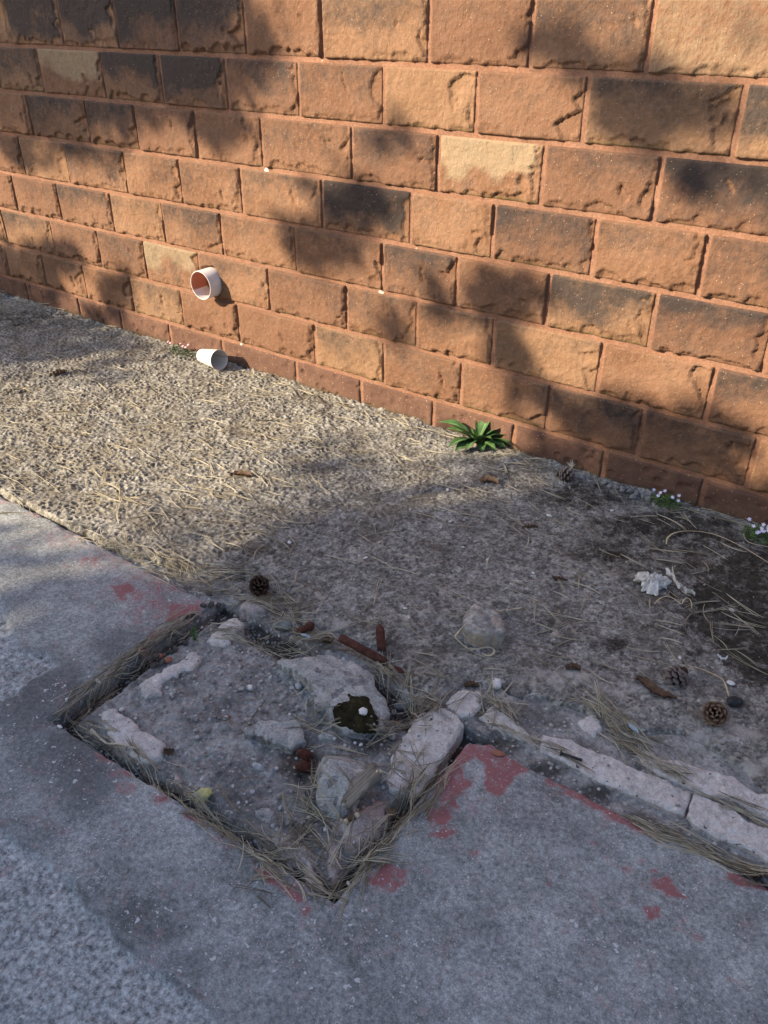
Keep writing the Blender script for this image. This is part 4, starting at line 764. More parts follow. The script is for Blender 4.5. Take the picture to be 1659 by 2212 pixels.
o = mesh('wood_fragment', (np.array(V)-wloc)@M3.T, F, 'grey_wood'); o.matrix_world = Matrix([[ex[0], ey[0], ez[0], wloc[0]], [ex[1], ey[1], ez[1], wloc[1]], [ex[2], ey[2], ez[2], wloc[2]], [0, 0, 0, 1]])
tag(o, 'weathered grey split wood fragment leaning on the boulder', 'wood')
V = ico(1)[0]*np.array([.009, .007, .006])*(1+.6*n3(ico(1)[0], 2, 9))[:, None]+np.array([Ln*.99, -.010, .002]); mesh('pale_end', V, ico(1)[1], 'pale_wood', o, smooth=False)
a = at(*ZP('d', 1030, 465)); b = at(*ZP('d', 1145, 465)); zz = np.array([0, 0, .006])
root = tube('twig_stub', lerp_path([a+zz, b+zz], 5), .005, 'dry_leaf', n=8); tag(root, 'short twig stub with pale broken ends on the wide rubble stone', 'twig')
for p, q in ((0, .22), (.74, 1.04)): V, F = tube_geo([a+(b-a)*p+zz, a+(b-a)*q+zz], .0056, n=8); mesh('broken_end', V-np.array(root.location), F, 'pale_wood', root)
o = tube('reed_stalk', smooth_path([at(*ZP('c', x, y))+[0, 0, .014] for x, y in [(445, 650), (560, 760), (690, 830), (840, 880)]], 20), [.0034]*8+[.0028]*8+[.0018]*4, 'reed', n=7); tag(o, 'pale dry reed stalk lying along the lower left pit edge', 'stalk')

# ------------------------------------------------------------------ straw strips
def ribbon(name, pts, width, mat, label, cat, lift=.004, n=48, stand=.35):
    P = smooth_path([at(x, y)+[0, 0, lift*(hh if hh is not None else 1)] for (x, y, hh) in pts], n); V = []; F = []
    T = np.gradient(P, axis=0)
    for i in range(n):
        t = T[i]/np.linalg.norm(T[i]); s = np.cross(t, [0, 0, 1.0]); s /= np.linalg.norm(s)+1e-9; d = s*(1-stand)+np.array([0, 0, stand]); d /= np.linalg.norm(d); nn = np.cross(t, d)
        w = width*min(1, .35+4*i/n, .3+5*(n-1-i)/n)/2
        for q in (-1, 0, 1): V.append(P[i]+d*w*q+nn*(.0008 if q == 0 else 0)); 
        for q in (1, 0, -1): V.append(P[i]+d*w*q-nn*(.0006+(.0006 if q == 0 else 0)))
    for i in range(n-1):
        for j in range(6): F.append((i*6+j, i*6+(j+1) % 6, (i+1)*6+(j+1) % 6, (i+1)*6+j))
    F += [tuple(reversed(range(6))), tuple(range((n-1)*6, n*6))]
    L = P[0].copy(); o = mesh(name, np.array(V)-L, F, mat, loc=tuple(L)); tag(o, label, cat); return o
def zz_(k, pts, h=1): return [(*ZP(k, x, y), h) for x, y in pts]
ribbon('straw_strip', zz_('e', [(270, 495), (190, 560), (148, 620), (190, 652), (300, 606), (420, 557), (520, 548), (582, 585), (570, 632), (510, 662), (450, 632)], 2), .0055, 'straw', 'curled pale straw strip hooking round the concrete lump', 'straw', lift=.004, n=70)
ribbon('straw_strip', zz_('e', [(600, 345), (640, 336), (740, 325), (830, 318), (840, 305)], 2), .0055, 'straw', 'short straight straw strip poking out right of the concrete lump', 'straw')
ribbon('straw_strip', zz_('f', [(650, 260), (655, 200), (720, 150), (850, 126), (1000, 135), (1150, 168), (1300, 235), (1450, 312), (1659, 445), (1800, 535)], 2), .0085, 'straw', 'long arched pale straw blade reaching to the right edge near the flowers', 'straw', n=70)
ribbon('straw_strip', zz_('f', [(1425, 130), (1408, 180), (1450, 240), (1550, 268), (1659, 288), (1750, 312)], 2), .0035, 'straw', 'thin hooked straw strip just below the violet flowers at the right', 'straw')
ribbon('straw_strip', zz_('f', [(860, 1462), (1000, 1492), (1120, 1550), (1205, 1592), (1240, 1670), (1262, 1760)], 2), .0055, 'straw', 'bent straw stalk running from the grey-brown cone to the black stone', 'straw')
ribbon('straw_strip', zz_('f', [(530, 860), (590, 800), (660, 783), (720, 808), (795, 866)], 3), .004, 'straw', 'left of two small arched straw blades below the crumpled paper', 'straw')
ribbon('straw_strip', zz_('f', [(800, 866), (820, 815), (860, 798), (895, 840), (897, 905)], 3), .004, 'straw', 'right of two small arched straw blades below the crumpled paper', 'straw')
ribbon('straw_strip', [(0, 855, 1), (20, 842, 1), (50, 838, 1), (70, 848, 1)], .010, 'straw', 'pale flat straw piece in sun at the far left of the apron', 'straw')
ribbon('straw_strip', [(*ZP('r3', 590, 530), 2), (*ZP('r3', 650, 520), 3), (*ZP('r3', 700, 490), 3), (*ZP('r3', 735, 455), 3)], .006, 'tan_leaf', 'brown curved stem lying left of the white cup', 'stem')

# ------------------------------------------------------------------ dry leaves and scraps
def curl_leaf(name, pts, width, mat, label, cat, curl=.6, lift=.004):
    n = 18; P = smooth_path([at(x, y)+[0, 0, lift] for x, y in pts], n); T = np.gradient(P, axis=0); m = 7; V = []; F = []
    for i in range(n):
        t = T[i]/np.linalg.norm(T[i]); s = np.cross(t, [0, 0, 1.0]); s /= np.linalg.norm(s); u = i/(n-1); w = width*(math.sin(math.pi*min(1, .08+u*.9))**.7)/2
        for j in range(m):
            q = j/(m-1)*2-1; an = q*curl; V.append(P[i]+s*w*math.sin(an)/max(.3, math.sin(curl))+np.array([0, 0, w*(1-math.cos(an))*1.1+.003*math.sin(i*1.9+j)+R.uniform(-.0008, .0008)]))
    V = np.array(V); k = len(V); V = np.concatenate([V, V-[0, 0, .0008]])
    for i in range(n-1):
        for j in range(m-1): a = i*m+j; F.append((a, a+1, a+m+1, a+m)); F.append((k+a, k+a+m, k+a+m+1, k+a+1))
    L = P[0].copy(); o = mesh(name, V-L, F, mat, loc=tuple(L)); tag(o, label, cat); return o
curl_leaf('dry_leaf', Z('f', [(355, 1565), (430, 1600), (520, 1690), (600, 1735), (690, 1745), (755, 1765)]), .026, 'dry_leaf', 'dark brown curled dead leaf left of the two cones at the right', 'leaf', 1.0)
curl_leaf('dry_leaf', Z('h', [(555, 835), (610, 815), (670, 830), (720, 850)]), .030, 'tan_leaf', 'tan curled dead leaf below the broadleaf weed', 'leaf', 1.2)
curl_leaf('dry_leaf', [(1193, 1248), (1210, 1251), (1226, 1256)], .014, 'dry_leaf', 'small flat brown leaf in the middle of the apron', 'leaf', .4)
curl_leaf('dry_leaf', [(1128, 1141), (1145, 1137), (1162, 1139)], .014, 'dry_leaf', 'small dark leaf on the apron left of the white rounded chip', 'leaf', .4)
curl_leaf('dry_leaf', [(498, 1030), (517, 1025), (545, 1030)], .026, 'dry_leaf', 'dark curled leaf scrap in the sunlit apron above the needle tuft', 'leaf', 1.1)
curl_leaf('dry_leaf', [(108, 812), (128, 806), (146, 803)], .03, 'dry_leaf', 'dark curled leaf scrap at the far left of the sunlit apron', 'leaf', 1.1)
curl_leaf('dry_leaf', Z('b', [(1530, 720), (1590, 700), (1650, 720)]), .018, 'dry_leaf', 'dark leaf scrap under the white angular pebble at the concrete edge', 'leaf', .7)
curl_leaf('dry_leaf', Z('c', [(1035, 800), (1075, 780), (1110, 745)]), .022, 'dry_leaf', 'dark leaf scrap at the right end of the left brick', 'leaf', .7)
curl_leaf('dry_leaf', Z('d', [(1400, 470), (1430, 430), (1450, 410)]), .02, 'tan_leaf', 'brown leaf scrap in the needles by the right edge of the pit', 'leaf', .6)
curl_leaf('dry_leaf', [(1222, 1446), (1240, 1440), (1254, 1450)], .02, 'dry_leaf', 'dark leaf crumb on the pale concrete below the straw-hooked lump', 'leaf', .8)
curl_leaf('plastic_scrap', [(1355, 1578), (1366, 1583), (1378, 1590)], .012, 'blue_plastic', 'pale blue plastic scrap in the needle heap between kerb stones', 'scrap', .3, .012)
curl_leaf('plastic_scrap', Z('a', [(1505, 805), (1540, 820), (1580, 832)]), .007, 'blue_plastic', 'pale blue plastic scrap in the needles below the rusty bolt', 'scrap', .3, .012)
curl_leaf('plastic_scrap', [(1640, 1880), (1655, 1893), (1675, 1905)], .009, 'blue_plastic', 'light blue plastic strip at the right end of the channel', 'scrap', .3, .014)
pebble('plastic_lump', 1662, 1908, .022, .016, .014, 'navy_plastic', 'dark navy plastic lump at the right end of the channel', 'plastic lump', rough=.12)
curl_leaf('shell_chip', [(1549, 1416), (1556, 1424), (1566, 1427), (1572, 1418)], .006, 'pebble_white', 'curved white chip lying on black moss above the bent straw stalk', 'chip', .6)

# crumpled paper
def crumple(u, v, s): return np.abs(fbm(u*3.2, v*3.2, s, 3))*1.6-.5
n = 44; u, v = np.meshgrid(np.linspace(-1, 1, n), np.linspace(-1, 1, n)); rr = np.hypot(u, v); sq = 1/np.maximum(1, rr/.98)
an = np.arctan2(v, u); rad = (.040+.010*np.sin(3*an+1)+.005*np.sin(7*an)+.003*np.sin(13*an+2))
lr = CAMANG; X = u*sq*rad/.9+.006*fbm(u*4, v*4, 7, 3); Y = v*sq*rad*.95/.9+.006*fbm(u*4, v*4, 17, 3)
Zh = .026*(1-np.clip(rr, 0, 1)**2)**.8+.016*crumple(u*1.6, v*1.6, 27)*(.4+.6*np.clip(1.2-rr, 0, 1))+.006
ca, sa = math.cos(lr), math.sin(lr); P = np.stack([X*ca-Y*sa, X*sa+Y*ca, np.maximum(Zh, .001)], -1).reshape(-1, 3)
idx = np.arange(n*n).reshape(n, n); F = np.stack([idx[:-1, :-1], idx[:-1, 1:], idx[1:, 1:], idx[1:, :-1]], -1).reshape(-1, 4)
q = at(*ZP('f', 510, 640)); pr = mesh('crumpled_paper', np.concatenate([P, P-[0, 0, .0012]]), np.concatenate([F, F[:, ::-1]+n*n]), 'paper_scrap', loc=tuple(q), smooth=False)
tag(pr, 'crumpled dirty white paper with a torn tail on the black moss', 'paper')
pts = smooth_path([at(*ZP('f', x, y))+[0, 0, z] for x, y, z in [(640, 590, .028), (700, 610, .026), (740, 670, .016), (800, 690, .010), (850, 715, .006), (930, 735, .004)]], 22); V = []
for i in range(22):
    w = .014*(1-i/24)+.006*math.sin(i*1.3)
    for j in range(5): qq = (j/4-.5)*2; V.append(pts[i]+np.array([-sa, ca, 0])*qq*w+np.array([0, 0, .007*math.sin(i*1.1+j*2.2)+.004*(j % 2)])-q)
V = np.array(V); F = []
for i in range(21):
    for j in range(4): a = i*5+j; F += [(a, a+1, a+6, a+5), (110+a, 110+a+5, 110+a+6, 110+a+1)]
mesh('torn_tail', np.concatenate([V, V-[0, 0, .001]]), F, 'paper_scrap', pr, smooth=False)
# white fluff by the wall cone
q = at(*ZP('h', 1388, 735)); V = []; F = []
for i in range(26):
    a = R.uniform(0, 6.28); e = R.uniform(.5, 1.5); L = R.uniform(.012, .026); b = np.array([R.uniform(-.003, .003), R.uniform(-.003, .003), .014])+np.array([0, 0, .014])*R.random(); d = np.array([math.cos(a)*math.cos(e), math.sin(a)*math.cos(e), math.sin(e)])
    v, f = tube_geo(lerp_path([b, b+d*L*.5+[0, 0, .002], b+d*L], 4), [.0008, .0007, .0005, .0002], n=4); F += [tuple(x+len(V) for x in ff) for ff in f]; V += list(v)
v, f = tube_geo([np.array([0, 0, 0.]), np.array([0.001, 0, .03])], .0009, n=4); F += [tuple(x+len(V) for x in ff) for ff in f]; V += list(v)
o = mesh('feather', np.array(V), F, 'feather', loc=tuple(q)); tag(o, 'tiny white downy feather standing behind the wall cone', 'feather')

# ------------------------------------------------------------------ pine cones
def make_cone(scale_mat, open_=1.0):
    V = []; F = []; tip = []; N = 48; Rr = .5
    for i in range(N):
        t = i/(N-1); a = i*2.39996; z = -.36+.82*t; rad = .50*math.sin(math.pi*(.16+.80*(1-t)**.85))**.8
        el = math.radians(-22+95*t**1.2)*open_+(1-open_)*1.0; L = max(.14, rad); w = .17*(1-.5*t)+.03
        d = np.array([math.cos(a)*math.cos(el), math.sin(a)*math.cos(el), math.sin(el)]); sdir = np.array([-math.sin(a), math.cos(a), 0]); up = np.cross(d, sdir)*-1
        if up[2] < 0: up = -up
        b0 = len(V); base = np.array([math.cos(a)*.06, math.sin(a)*.06, z*.8])
        for (s, ww, th, lift) in ((0, .5, .02, 0), (.45, .75, .028, .0), (.8, 1.0, .04, .03), (.95, .85, .05, .07), (1.04, .45, .03, .06)):
            c = base+d*L*s+up*lift*.8
            V += [c-sdir*w*ww-up*th*.3, c+up*th, c+sdir*w*ww-up*th*.3, c-up*th*.9]; tip += [min(1, max(0, (s-.45)/.4))]*4
        for k in range(4):
            for j in range(4): F.append((b0+k*4+j, b0+k*4+(j+1) % 4, b0+(k+1)*4+(j+1) % 4, b0+(k+1)*4+j))
        F.append((b0+16, b0+17, b0+18, b0+19))
    r = empty('pine_cone', (0, 0, 0)); s = mesh('scales', V, F, scale_mat, r, attrs={'tip': tip}, smooth=False)
    v, f = lathe([(.001, -.42), (.13, -.38), (.17, -.1), (.12, .2), (.04, .42), (.001, .44)], 16); mesh('core', v, f, 'cone_core', r); return r
def put_cone(r, px, py, size, rot, label):
    q = at(px, py, size*.35); r.location = (q[0], q[1], q[2]+size*.36); r.scale = (size,)*3; r.rotation_euler = rot; tag(r, label, 'pine cone', 'fallen pine cones'); r['category'] = 'pine cone'
cA = make_cone('cone_scale'); put_cone(cA, *ZP('f', 1140, 1910), .056, (math.radians(38), math.radians(-18), .4), 'open warm brown pine cone facing up, below the black stone')
cB = make_cone('cone_scale_grey'); put_cone(cB, *ZP('f', 782, 1525), .057, (math.radians(200), math.radians(28), 1.2), 'open grey-brown pine cone at the end of the bent straw stalk')
cC = copy_tree(cB); cC['label'] = ''; put_cone(cC, *ZP('h', 1322, 760), .056, (math.radians(95), math.radians(15), 2.1), 'greyish closed pine cone lying against the wall foot')
cD = make_cone('cone_scale_dark'); put_cone(cD, *ZP('a', 1150, 395), .058, (math.radians(30), math.radians(10), .9), 'dark rotten pine cone in the needle heap above the rounded stone')
pebble('yellow_seed', *ZP('a', 992, 425), .005, .006, .006, 'pale_wood', 'small yellow seed left of the dark rotten cone', 'seed', rough=.1)

# ------------------------------------------------------------------ paper cup
CUPL, CR1, CR0 = .135, .0455, .0300
cq = G(475, 803, GZ); mz = hm(cq[0], cq[1], 3); cup = empty('paper_cup', (cq[0], cq[1]+.004, mz+CR1+.001))
tag(cup, 'crushed-free white paper cup lying on its side by the wall foot', 'cup'); cup['label'] = 'white paper cup lying on its side at the wall foot with its mouth open'
axd = np.array([.985, -.14, 0]); axd /= np.linalg.norm(axd); tl = math.atan((CR1-CR0)/CUPL); cax = np.array([axd[0]*math.cos(tl), axd[1]*math.cos(tl), math.sin(tl)])
n = 64; prof_o = [(CR0, -CUPL), (CR0+.0005, -CUPL+.004)]+[(CR0+(CR1-CR0)*t, -CUPL+CUPL*t) for t in (.2, .4, .6, .8, .985)]
Vo, Fo = lathe(prof_o, n); Vi, Fi = lathe([(r-.0006, z) for r, z in reversed(prof_o[1:])]+[(.001, -CUPL+.006)], n)
gr = np.concatenate([np.where((Vo[:, 2] < -CUPL*.45), .9, .15)*(.5+.5*np.sin(np.arctan2(Vo[:, 1], Vo[:, 0])*1+2.2)).clip(0, 1), np.zeros(len(Vi))])
ai = np.arctan2(Vi[:, 1], Vi[:, 0]); seam = np.concatenate([np.zeros(len(Vo)), (np.abs(ai-.0) < .06)*.8])
M = np.stack([np.cross([0, 0, 1.0], cax)/np.linalg.norm(np.cross([0, 0, 1.0], cax)), np.zeros(3), cax], 1); M[:, 1] = np.cross(cax, M[:, 0])
T = lambda V: (np.asarray(V)@M.T)
body = mesh('cup_body', T(np.concatenate([Vo, Vi])), Fo+[tuple(x+len(Vo) for x in f) for f in Fi], 'cup_paper', cup, attrs={'grub': gr, 'seam': seam})
tr, tf = [], []
for i in range(n):
    a = 2*math.pi*i/n
    for j in range(8): b = 2*math.pi*j/8; tr.append(((CR1+.0012*math.cos(b))*math.cos(a), (CR1+.0012*math.cos(b))*math.sin(a), -.001+.0014*math.sin(b)))
for i in range(n):
    for j in range(8): tf.append((i*8+j, ((i+1) % n)*8+j, ((i+1) % n)*8+(j+1) % 8, i*8+(j+1) % 8))
mesh('rolled_rim', T(tr), tf, 'cup_paper', cup, attrs={'grub': np.zeros(n*8), 'seam': np.zeros(n*8)})
v, f = lathe([(CR0-.0005, -CUPL+.0045), (.001, -CUPL+.0045)], n); mesh('cup_base', T(v), f, 'cup_paper', cup, attrs={'grub': np.zeros(len(v)), 'seam': np.zeros(len(v))})
# a little block of illegible print near the rim
V = []; F = []
for i in range(5):
    for j in range(3):
        a0 = 3.7+i*.055; z0 = -.034+j*.006+.001*(i % 2); b0 = len(V); r_ = lambda z: CR0+(CR1-CR0)*(1+z/CUPL)+.0004
        for a, z in ((a0, z0), (a0+.035, z0), (a0+.035, z0+.0028), (a0, z0+.0028)): V.append((r_(z)*math.cos(a), r_(z)*math.sin(a), z))
        F.append((b0, b0+1, b0+2, b0+3))
mesh('print', T(V), F, 'cup_print', cup)

# ------------------------------------------------------------------ plants
def leaf_geo(base, az, L, w, h, sag, twist=0):
    """a leaf whose tip lies L out and h up; sag > 0 arches it"""
    n, m = 16, 7; V = []; rib = []; F = []
    d = np.array([math.cos(az), math.sin(az), 0]); s = np.array([-math.sin(az), math.cos(az), 0]); ln = math.hypot(L, h)
    for i in range(n):
        t = i/(n-1); r = L*t-sag*ln*.35*(h/ln)*math.sin(math.pi*t)*.6; z = h*t+sag*ln*.5*(L/ln)*math.sin(math.pi*t)
        ww = w*(.14+.95*max(0, math.sin(math.pi*min(1, max(0, (t-.12)/.88))**.85))**.85 if t > .12 else .16)
        if i == n-1: ww = w*.03
        for j in range(m):
            q = j/(m-1)*2-1; V.append(base+d*r+s*(ww*q*math.cos(twist)+.0015*math.sin(t*9+q*2))+np.array([0, 0, z+abs(q)*ww*.38+ww*q*math.sin(twist)+.0012*math.sin(t*16+q*3)])-d*abs(q)*ww*.3*(h/ln)); rib.append(1.0 if j == 3 else (.18 if j in (1, 5) else 0))
    for i in range(n-1):
        for j in range(m-1): a = i*m+j; F.append((a, a+1, a+m+1, a+m))
    return V, F, rib
wq = at(1030, 958); weed = empty('broadleaf_weed', tuple(wq)); tag(weed, 'green rosette weed with long pointed leaves growing at the wall foot', 'weed')
V, F, RB = [], [], []
def along(px, py, h):       # azimuth and length of a leaf whose tip shows at this pixel, h above the ground
    P = G(px, py, wq[2]+h); d = P-wq; return math.atan2(d[1], d[0]), math.hypot(d[0], d[1]), h
LEAVES = [(950, 914, .05, .020), (968, 928, .04, .018), (1118, 945, .035, .018), (1115, 972, .012, .016), (1068, 884, .12, .018), (985, 975, .012, .018), (995, 958, .03, .016), (1000, 935, .06, .018), (1062, 888, .105, .020), (1040, 895, .09, .016), (1056, 896, .10, .018), (1091, 939, .045, .020), (1090, 968, .015, .017), (1082, 925, .07, .018), (1042, 976, .012, .016), (1010, 972, .018, .015), (970, 968, .02, .016), (1060, 950, .05, .016), (1020, 925, .08, .014), (1070, 975, .01, .013), (1030, 945, .07, .012)]
for px, py, h, w in LEAVES:
    az, L, hh = along(px, py, h); v, f, r = leaf_geo(np.array([math.cos(az)*.006, math.sin(az)*.006, .004]), az, L, w*R.uniform(.9, 1.1), hh, R.uniform(.12, .35), R.uniform(-.4, .4))
    F += [tuple(x+len(V) for x in ff) for ff in f]; V += v; RB += r
mesh('leaves', np.array(V), F, 'leaf', weed, attrs={'rib': RB})
v, f = lathe([(.008, -.01), (.009, .004), (.005, .016), (.001, .02)], 12); mesh('root_crown', v, f, 'tan_leaf', weed)
def low_plant(name, px, py, rx, ry, nl, nf, leafm, petal, label, hmax=.035):
    q = at(px, py); r = empty(name, tuple(q)); tag(r, label, 'flowering plant'); V, F = [], []; FV, FF, EV, EF = [], [], [], []
    def pos():
        a = R.uniform(0, 6.28); k = math.sqrt(R.random()); return np.array([rx*k*math.cos(a), min(ry*k*math.sin(a), -q[1]-.012), hmax*(1-k*k*.7)*R.uniform(.35, 1)])
    for _ in range(nl):
        c = pos(); az = R.uniform(0, 6.28); s = R.uniform(.005, .010); el = R.uniform(-.2, .8); d = np.array([math.cos(az)*math.cos(el), math.sin(az)*math.cos(el), math.sin(el)]); w = np.array([-math.sin(az), math.cos(az), R.uniform(-.3, .3)]); b = len(V)
        V += [c, c+d*s*.35+w*s*.42, c+d*s*.8+w*s*.36, c+d*s*1.1, c+d*s*.8-w*s*.36, c+d*s*.35-w*s*.42, c+d*s*.6-np.array([0, 0, s*.12])]
        F += [(b, b+1, b+6), (b+1, b+2, b+6), (b+2, b+3, b+6), (b+3, b+4, b+6), (b+4, b+5, b+6), (b+5, b, b+6)]
    mesh('foliage', np.array(V), F, leafm, r)
    SVv, SFf = [], []
    for _ in range(max(6, nl//14)):
        c = pos(); v, f = tube_geo(lerp_path([[c[0]*.5, c[1]*.5, 0], c], 3), .0007, n=4); SFf += [tuple(x+len(SVv) for x in ff) for ff in f]; SVv += list(v)
    mesh('stems', np.array(SVv), SFf, leafm, r)
    for _ in range(nf):
        FV, FF, EV, EF = [], [], [], []; c = pos(); c[2] = hmax*R.uniform(.85, 1.25); a0 = R.uniform(0, 6.28); nrm = np.array([.3*R.uniform(-1, 1), -.55, .8]); nrm /= np.linalg.norm(nrm); e1 = np.cross(nrm, [1, 0, 0.]); e1 /= np.linalg.norm(e1); e2 = np.cross(nrm, e1)
        for k in range(5):
            a = a0+k*1.2566; d = e1*math.cos(a)+e2*math.sin(a); w = -e1*math.sin(a)+e2*math.cos(a); b = len(FV); s = .0062; FV += [c, c+d*s*.5+w*s*.32, c+d*s+w*s*.22+nrm*.001, c+d*s-w*s*.22+nrm*.001, c+d*s*.5-w*s*.32]; FF.append((b, b+1, b+2, b+3, b+4))
        b = len(EV); EV += [c+nrm*.0012+e1*.0013*math.cos(a)+e2*.0013*math.sin(a) for a in (0, 1.05, 2.1, 3.14, 4.2, 5.2)]; EF.append(tuple(range(b, b+6)))
        fl = mesh('flower', np.array(FV), FF, petal, r, smooth=False); mesh('flower_eye', np.array(EV), EF, 'flower_eye', fl, smooth=False)
    return r
low_plant('violet_flowers', 1436, 1090, .052, .030, 260, 7, 'small_leaf', 'violet_petal', 'small green plant with a few pale violet flowers at the foot of the wall')
low_plant('violet_flowers', 1645, 1163, .060, .045, 320, 17, 'small_leaf', 'violet_petal', 'clump with many pale violet flowers at the right edge by the wall', .042)
low_plant('pink_flowers', 392, 768, .085, .032, 240, 6, 'dark_leaf', 'pink_petal', 'dark leafy weed with tiny pink flowers left of the white cup', .05)
q = at(*ZP('a', 620, 830)); r = empty('grass_tuft', tuple(q)); tag(r, 'few green grass blades sprouting in the left gap of the pit', 'grass tuft'); V, F = [], []
for i in range(9):
    az = R.uniform(0, 6.28) if i > 2 else CAMANG+math.pi*(.5+.06*i); L = R.uniform(.03, .055); v, f, _ = leaf_geo(np.zeros(3), az, L*.7, .0016, L*R.uniform(.3, .9), .2); F += [tuple(x+len(V) for x in ff) for ff in f]; V += v
mesh('blades', np.array(V), F, 'small_leaf', r)

# ------------------------------------------------------------------ pine needles
def needle_geo(p, az, L, bend, lift, base_r=.0009, pair=True, tilt=0.0):
    V, F = [], []
    for s in ((-1, 1) if pair else (1,)):
        pts = []; n = 6; a = az+s*.035*(1 if pair else 0); x, y = p[0], p[1]
        for i in range(n):
            pts.append([x, y, 0]); x += math.cos(a)*L/(n-1); y += math.sin(a)*L/(n-1); a += bend/(n-1)
        zs = np.array([hm(q[0], q[1], 1) for q in pts]); zl = np.array([zs[max(0, i-1):i+2].mean() for i in range(n)]); fit = np.polyfit(np.arange(n), zs, 1); lin = np.polyval(fit, np.arange(n)); zz = np.maximum(.5*zl+.5*lin, zs-.002)+lift+tilt*np.linspace(0, 1, n)
        for i in range(n): pts[i][2] = zz[i]+.0012
        v, f = tube_geo(pts, [base_r*.8]+[base_r]*(n-2)+[base_r*.35], n=4, cap=False); F += [tuple(q+len(V) for q in ff) for ff in f]; V += list(v)
    return V, F
LV, LF, LT = [], [], []
def add_litter(k, line, width, count, spread=.35, L=(.07, .13), lift=.012, along_=None, pair=.6):
    P = np.array([G(*ZP(k, x, y), GZ-.015)[:2] for x, y in line]); d = np.r_[0, np.cumsum(np.linalg.norm(np.diff(P, axis=0), axis=1))]
    for _ in range(int(count*.52)):
        u = R.uniform(0, d[-1]); x = np.interp(u, d, P[:, 0]); y = np.interp(u, d, P[:, 1]); i = min(len(P)-2, int(np.searchsorted(d, u, 'right')-1)); t = P[i+1]-P[i]; az = math.atan2(t[1], t[0])
        az += R.gauss(0, spread)+(math.pi if R.random() < .5 else 0); l = R.uniform(*L)*R.choice([.45, .7, .9, 1, 1]); o = R.gauss(0, width); nx_, ny_ = -t[1]/np.linalg.norm(t), t[0]/np.linalg.norm(t)
        p = (x+nx_*o-math.cos(az)*l/2, y+ny_*o-math.sin(az)*l/2)
        if p[1] > -.02: continue
        v, f = needle_geo(p, az, l, R.gauss(0, .4), R.uniform(0, lift)*R.random(), R.choice([.0007, .0008, .0009]), R.random() < pair)
        LF.extend(tuple(q+len(LV) for q in ff) for ff in f); LV.extend(v); LT.extend([R.random()]*len(v))
add_litter('o', [(0, 890), (400, 940), (800, 990)], .17, 420, .5, lift=.003, pair=.3)
add_litter('o', [(0, 1020), (300, 1080), (600, 1170)], .12, 260, .5, lift=.003, pair=.3)
add_litter('o', [(180, 1165), (290, 1205), (400, 1245)], .018, 80, .3)
add_litter('o', [(330, 1215), (430, 1262), (530, 1285), (610, 1330)], .030, 190, .42, lift=.022)
add_litter('o', [(450, 1225+15), (560, 1255)], .018, 50, .3)
add_litter('o', [(560, 1300), (620, 1335), (640, 1360)], .025, 80, .8, lift=.018)
add_litter('o', [(150, 1545), (230, 1480), (330, 1400), (420, 1345)], .015, 260, .16, lift=.02)
add_litter('o', [(470, 1370), (600, 1385), (740, 1395)], .018, 120, .35, lift=.015)
add_litter('o', [(160, 1560), (240, 1605), (360, 1700), (480, 1790)], .013, 120, .25, lift=.016)
add_litter('o', [(420, 1740), (540, 1830), (640, 1900), (715, 1940)], .018, 170, .3, lift=.02)
add_litter('o', [(560, 1820), (640, 1840), (700, 1800)], .05, 90, .9, lift=.02)
add_litter('o', [(640, 1700), (700, 1780), (720, 1850)], .035, 60, .5, lift=.02)
add_litter('o', [(725, 1935), (800, 1860), (880, 1770), (960, 1670)], .016, 170, .25, lift=.022)
add_litter('o', [(760, 1850), (830, 1830)], .03, 50, .7, lift=.02)
add_litter('o', [(850, 1650), (900, 1720), (880, 1780)], .035, 80, .6, lift=.022)
add_litter('o', [(820, 1440), (860, 1490), (940, 1540)], .020, 110, .5, lift=.018)
add_litter('o', [(820, 1600), (900, 1560), (990, 1500)], .022, 90, .35, lift=.015)
add_litter('o', [(1030, 1500), (1080, 1530), (1110, 1560)], .02, 60, .9, lift=.015)
add_litter('o', [(660, 1585), (760, 1600), (830, 1620)], .02, 30, .4, lift=.012)
add_litter('o', [(1050, 1560), (1150, 1610), (1260, 1665)], .008, 40, .12)
add_litter('o', [(1390, 1790), (1480, 1830), (1580, 1875), (1680, 1915)], .016, 190, .16, lift=.02)
add_litter('o', [(1265, 1520), (1330, 1570), (1390, 1610)], .022, 110, .35, lift=.016)
add_litter('o', [(1330, 1600), (1400, 1650), (1470, 1690)], .014, 80, .3, lift=.014)
add_litter('o', [(1480, 1710), (1600, 1760), (1680, 1800)], .010, 40, .18)
add_litter('o', [(0, 640), (100, 672), (190, 690)], .06, 110, .6, lift=.02)
add_litter('o', [(130, 690), (230, 690), (330, 735)], .05, 120, .45, lift=.02)
add_litter('o', [(180, 690), (260, 700)], .02, 60, .25, lift=.03)
add_litter('o', [(520, 805), (640, 850), (760, 890), (880, 925)], .025, 90, .4)
add_litter('o', [(1040, 985), (1110, 1000), (1190, 1015)], .030, 60, .5, lift=.01)
add_litter('o', [(870, 920), (960, 960)], .03, 30, .6)
add_litter('o', [(1440, 1110), (1540, 1120), (1620, 1155)], .022, 60, .35)
add_litter('o', [(1480, 1340), (1560, 1380), (1640, 1420)], .06, 36, 1.0, lift=.003)
add_litter('o', [(1430, 1300), (1480, 1340)], .04, 16, .9, lift=.003)
add_litter('o', [(480, 1500), (620, 1560), (740, 1500)], .07, 26, 1.2, lift=.004)
o = mesh('pine_needle_litter', np.array(LV), np.array(LF), 'needle', attrs={'tone': LT}); tag(o, 'heaps of dry tan pine needles filling the gaps and edges of the paving', 'pine needles', kind='stuff')
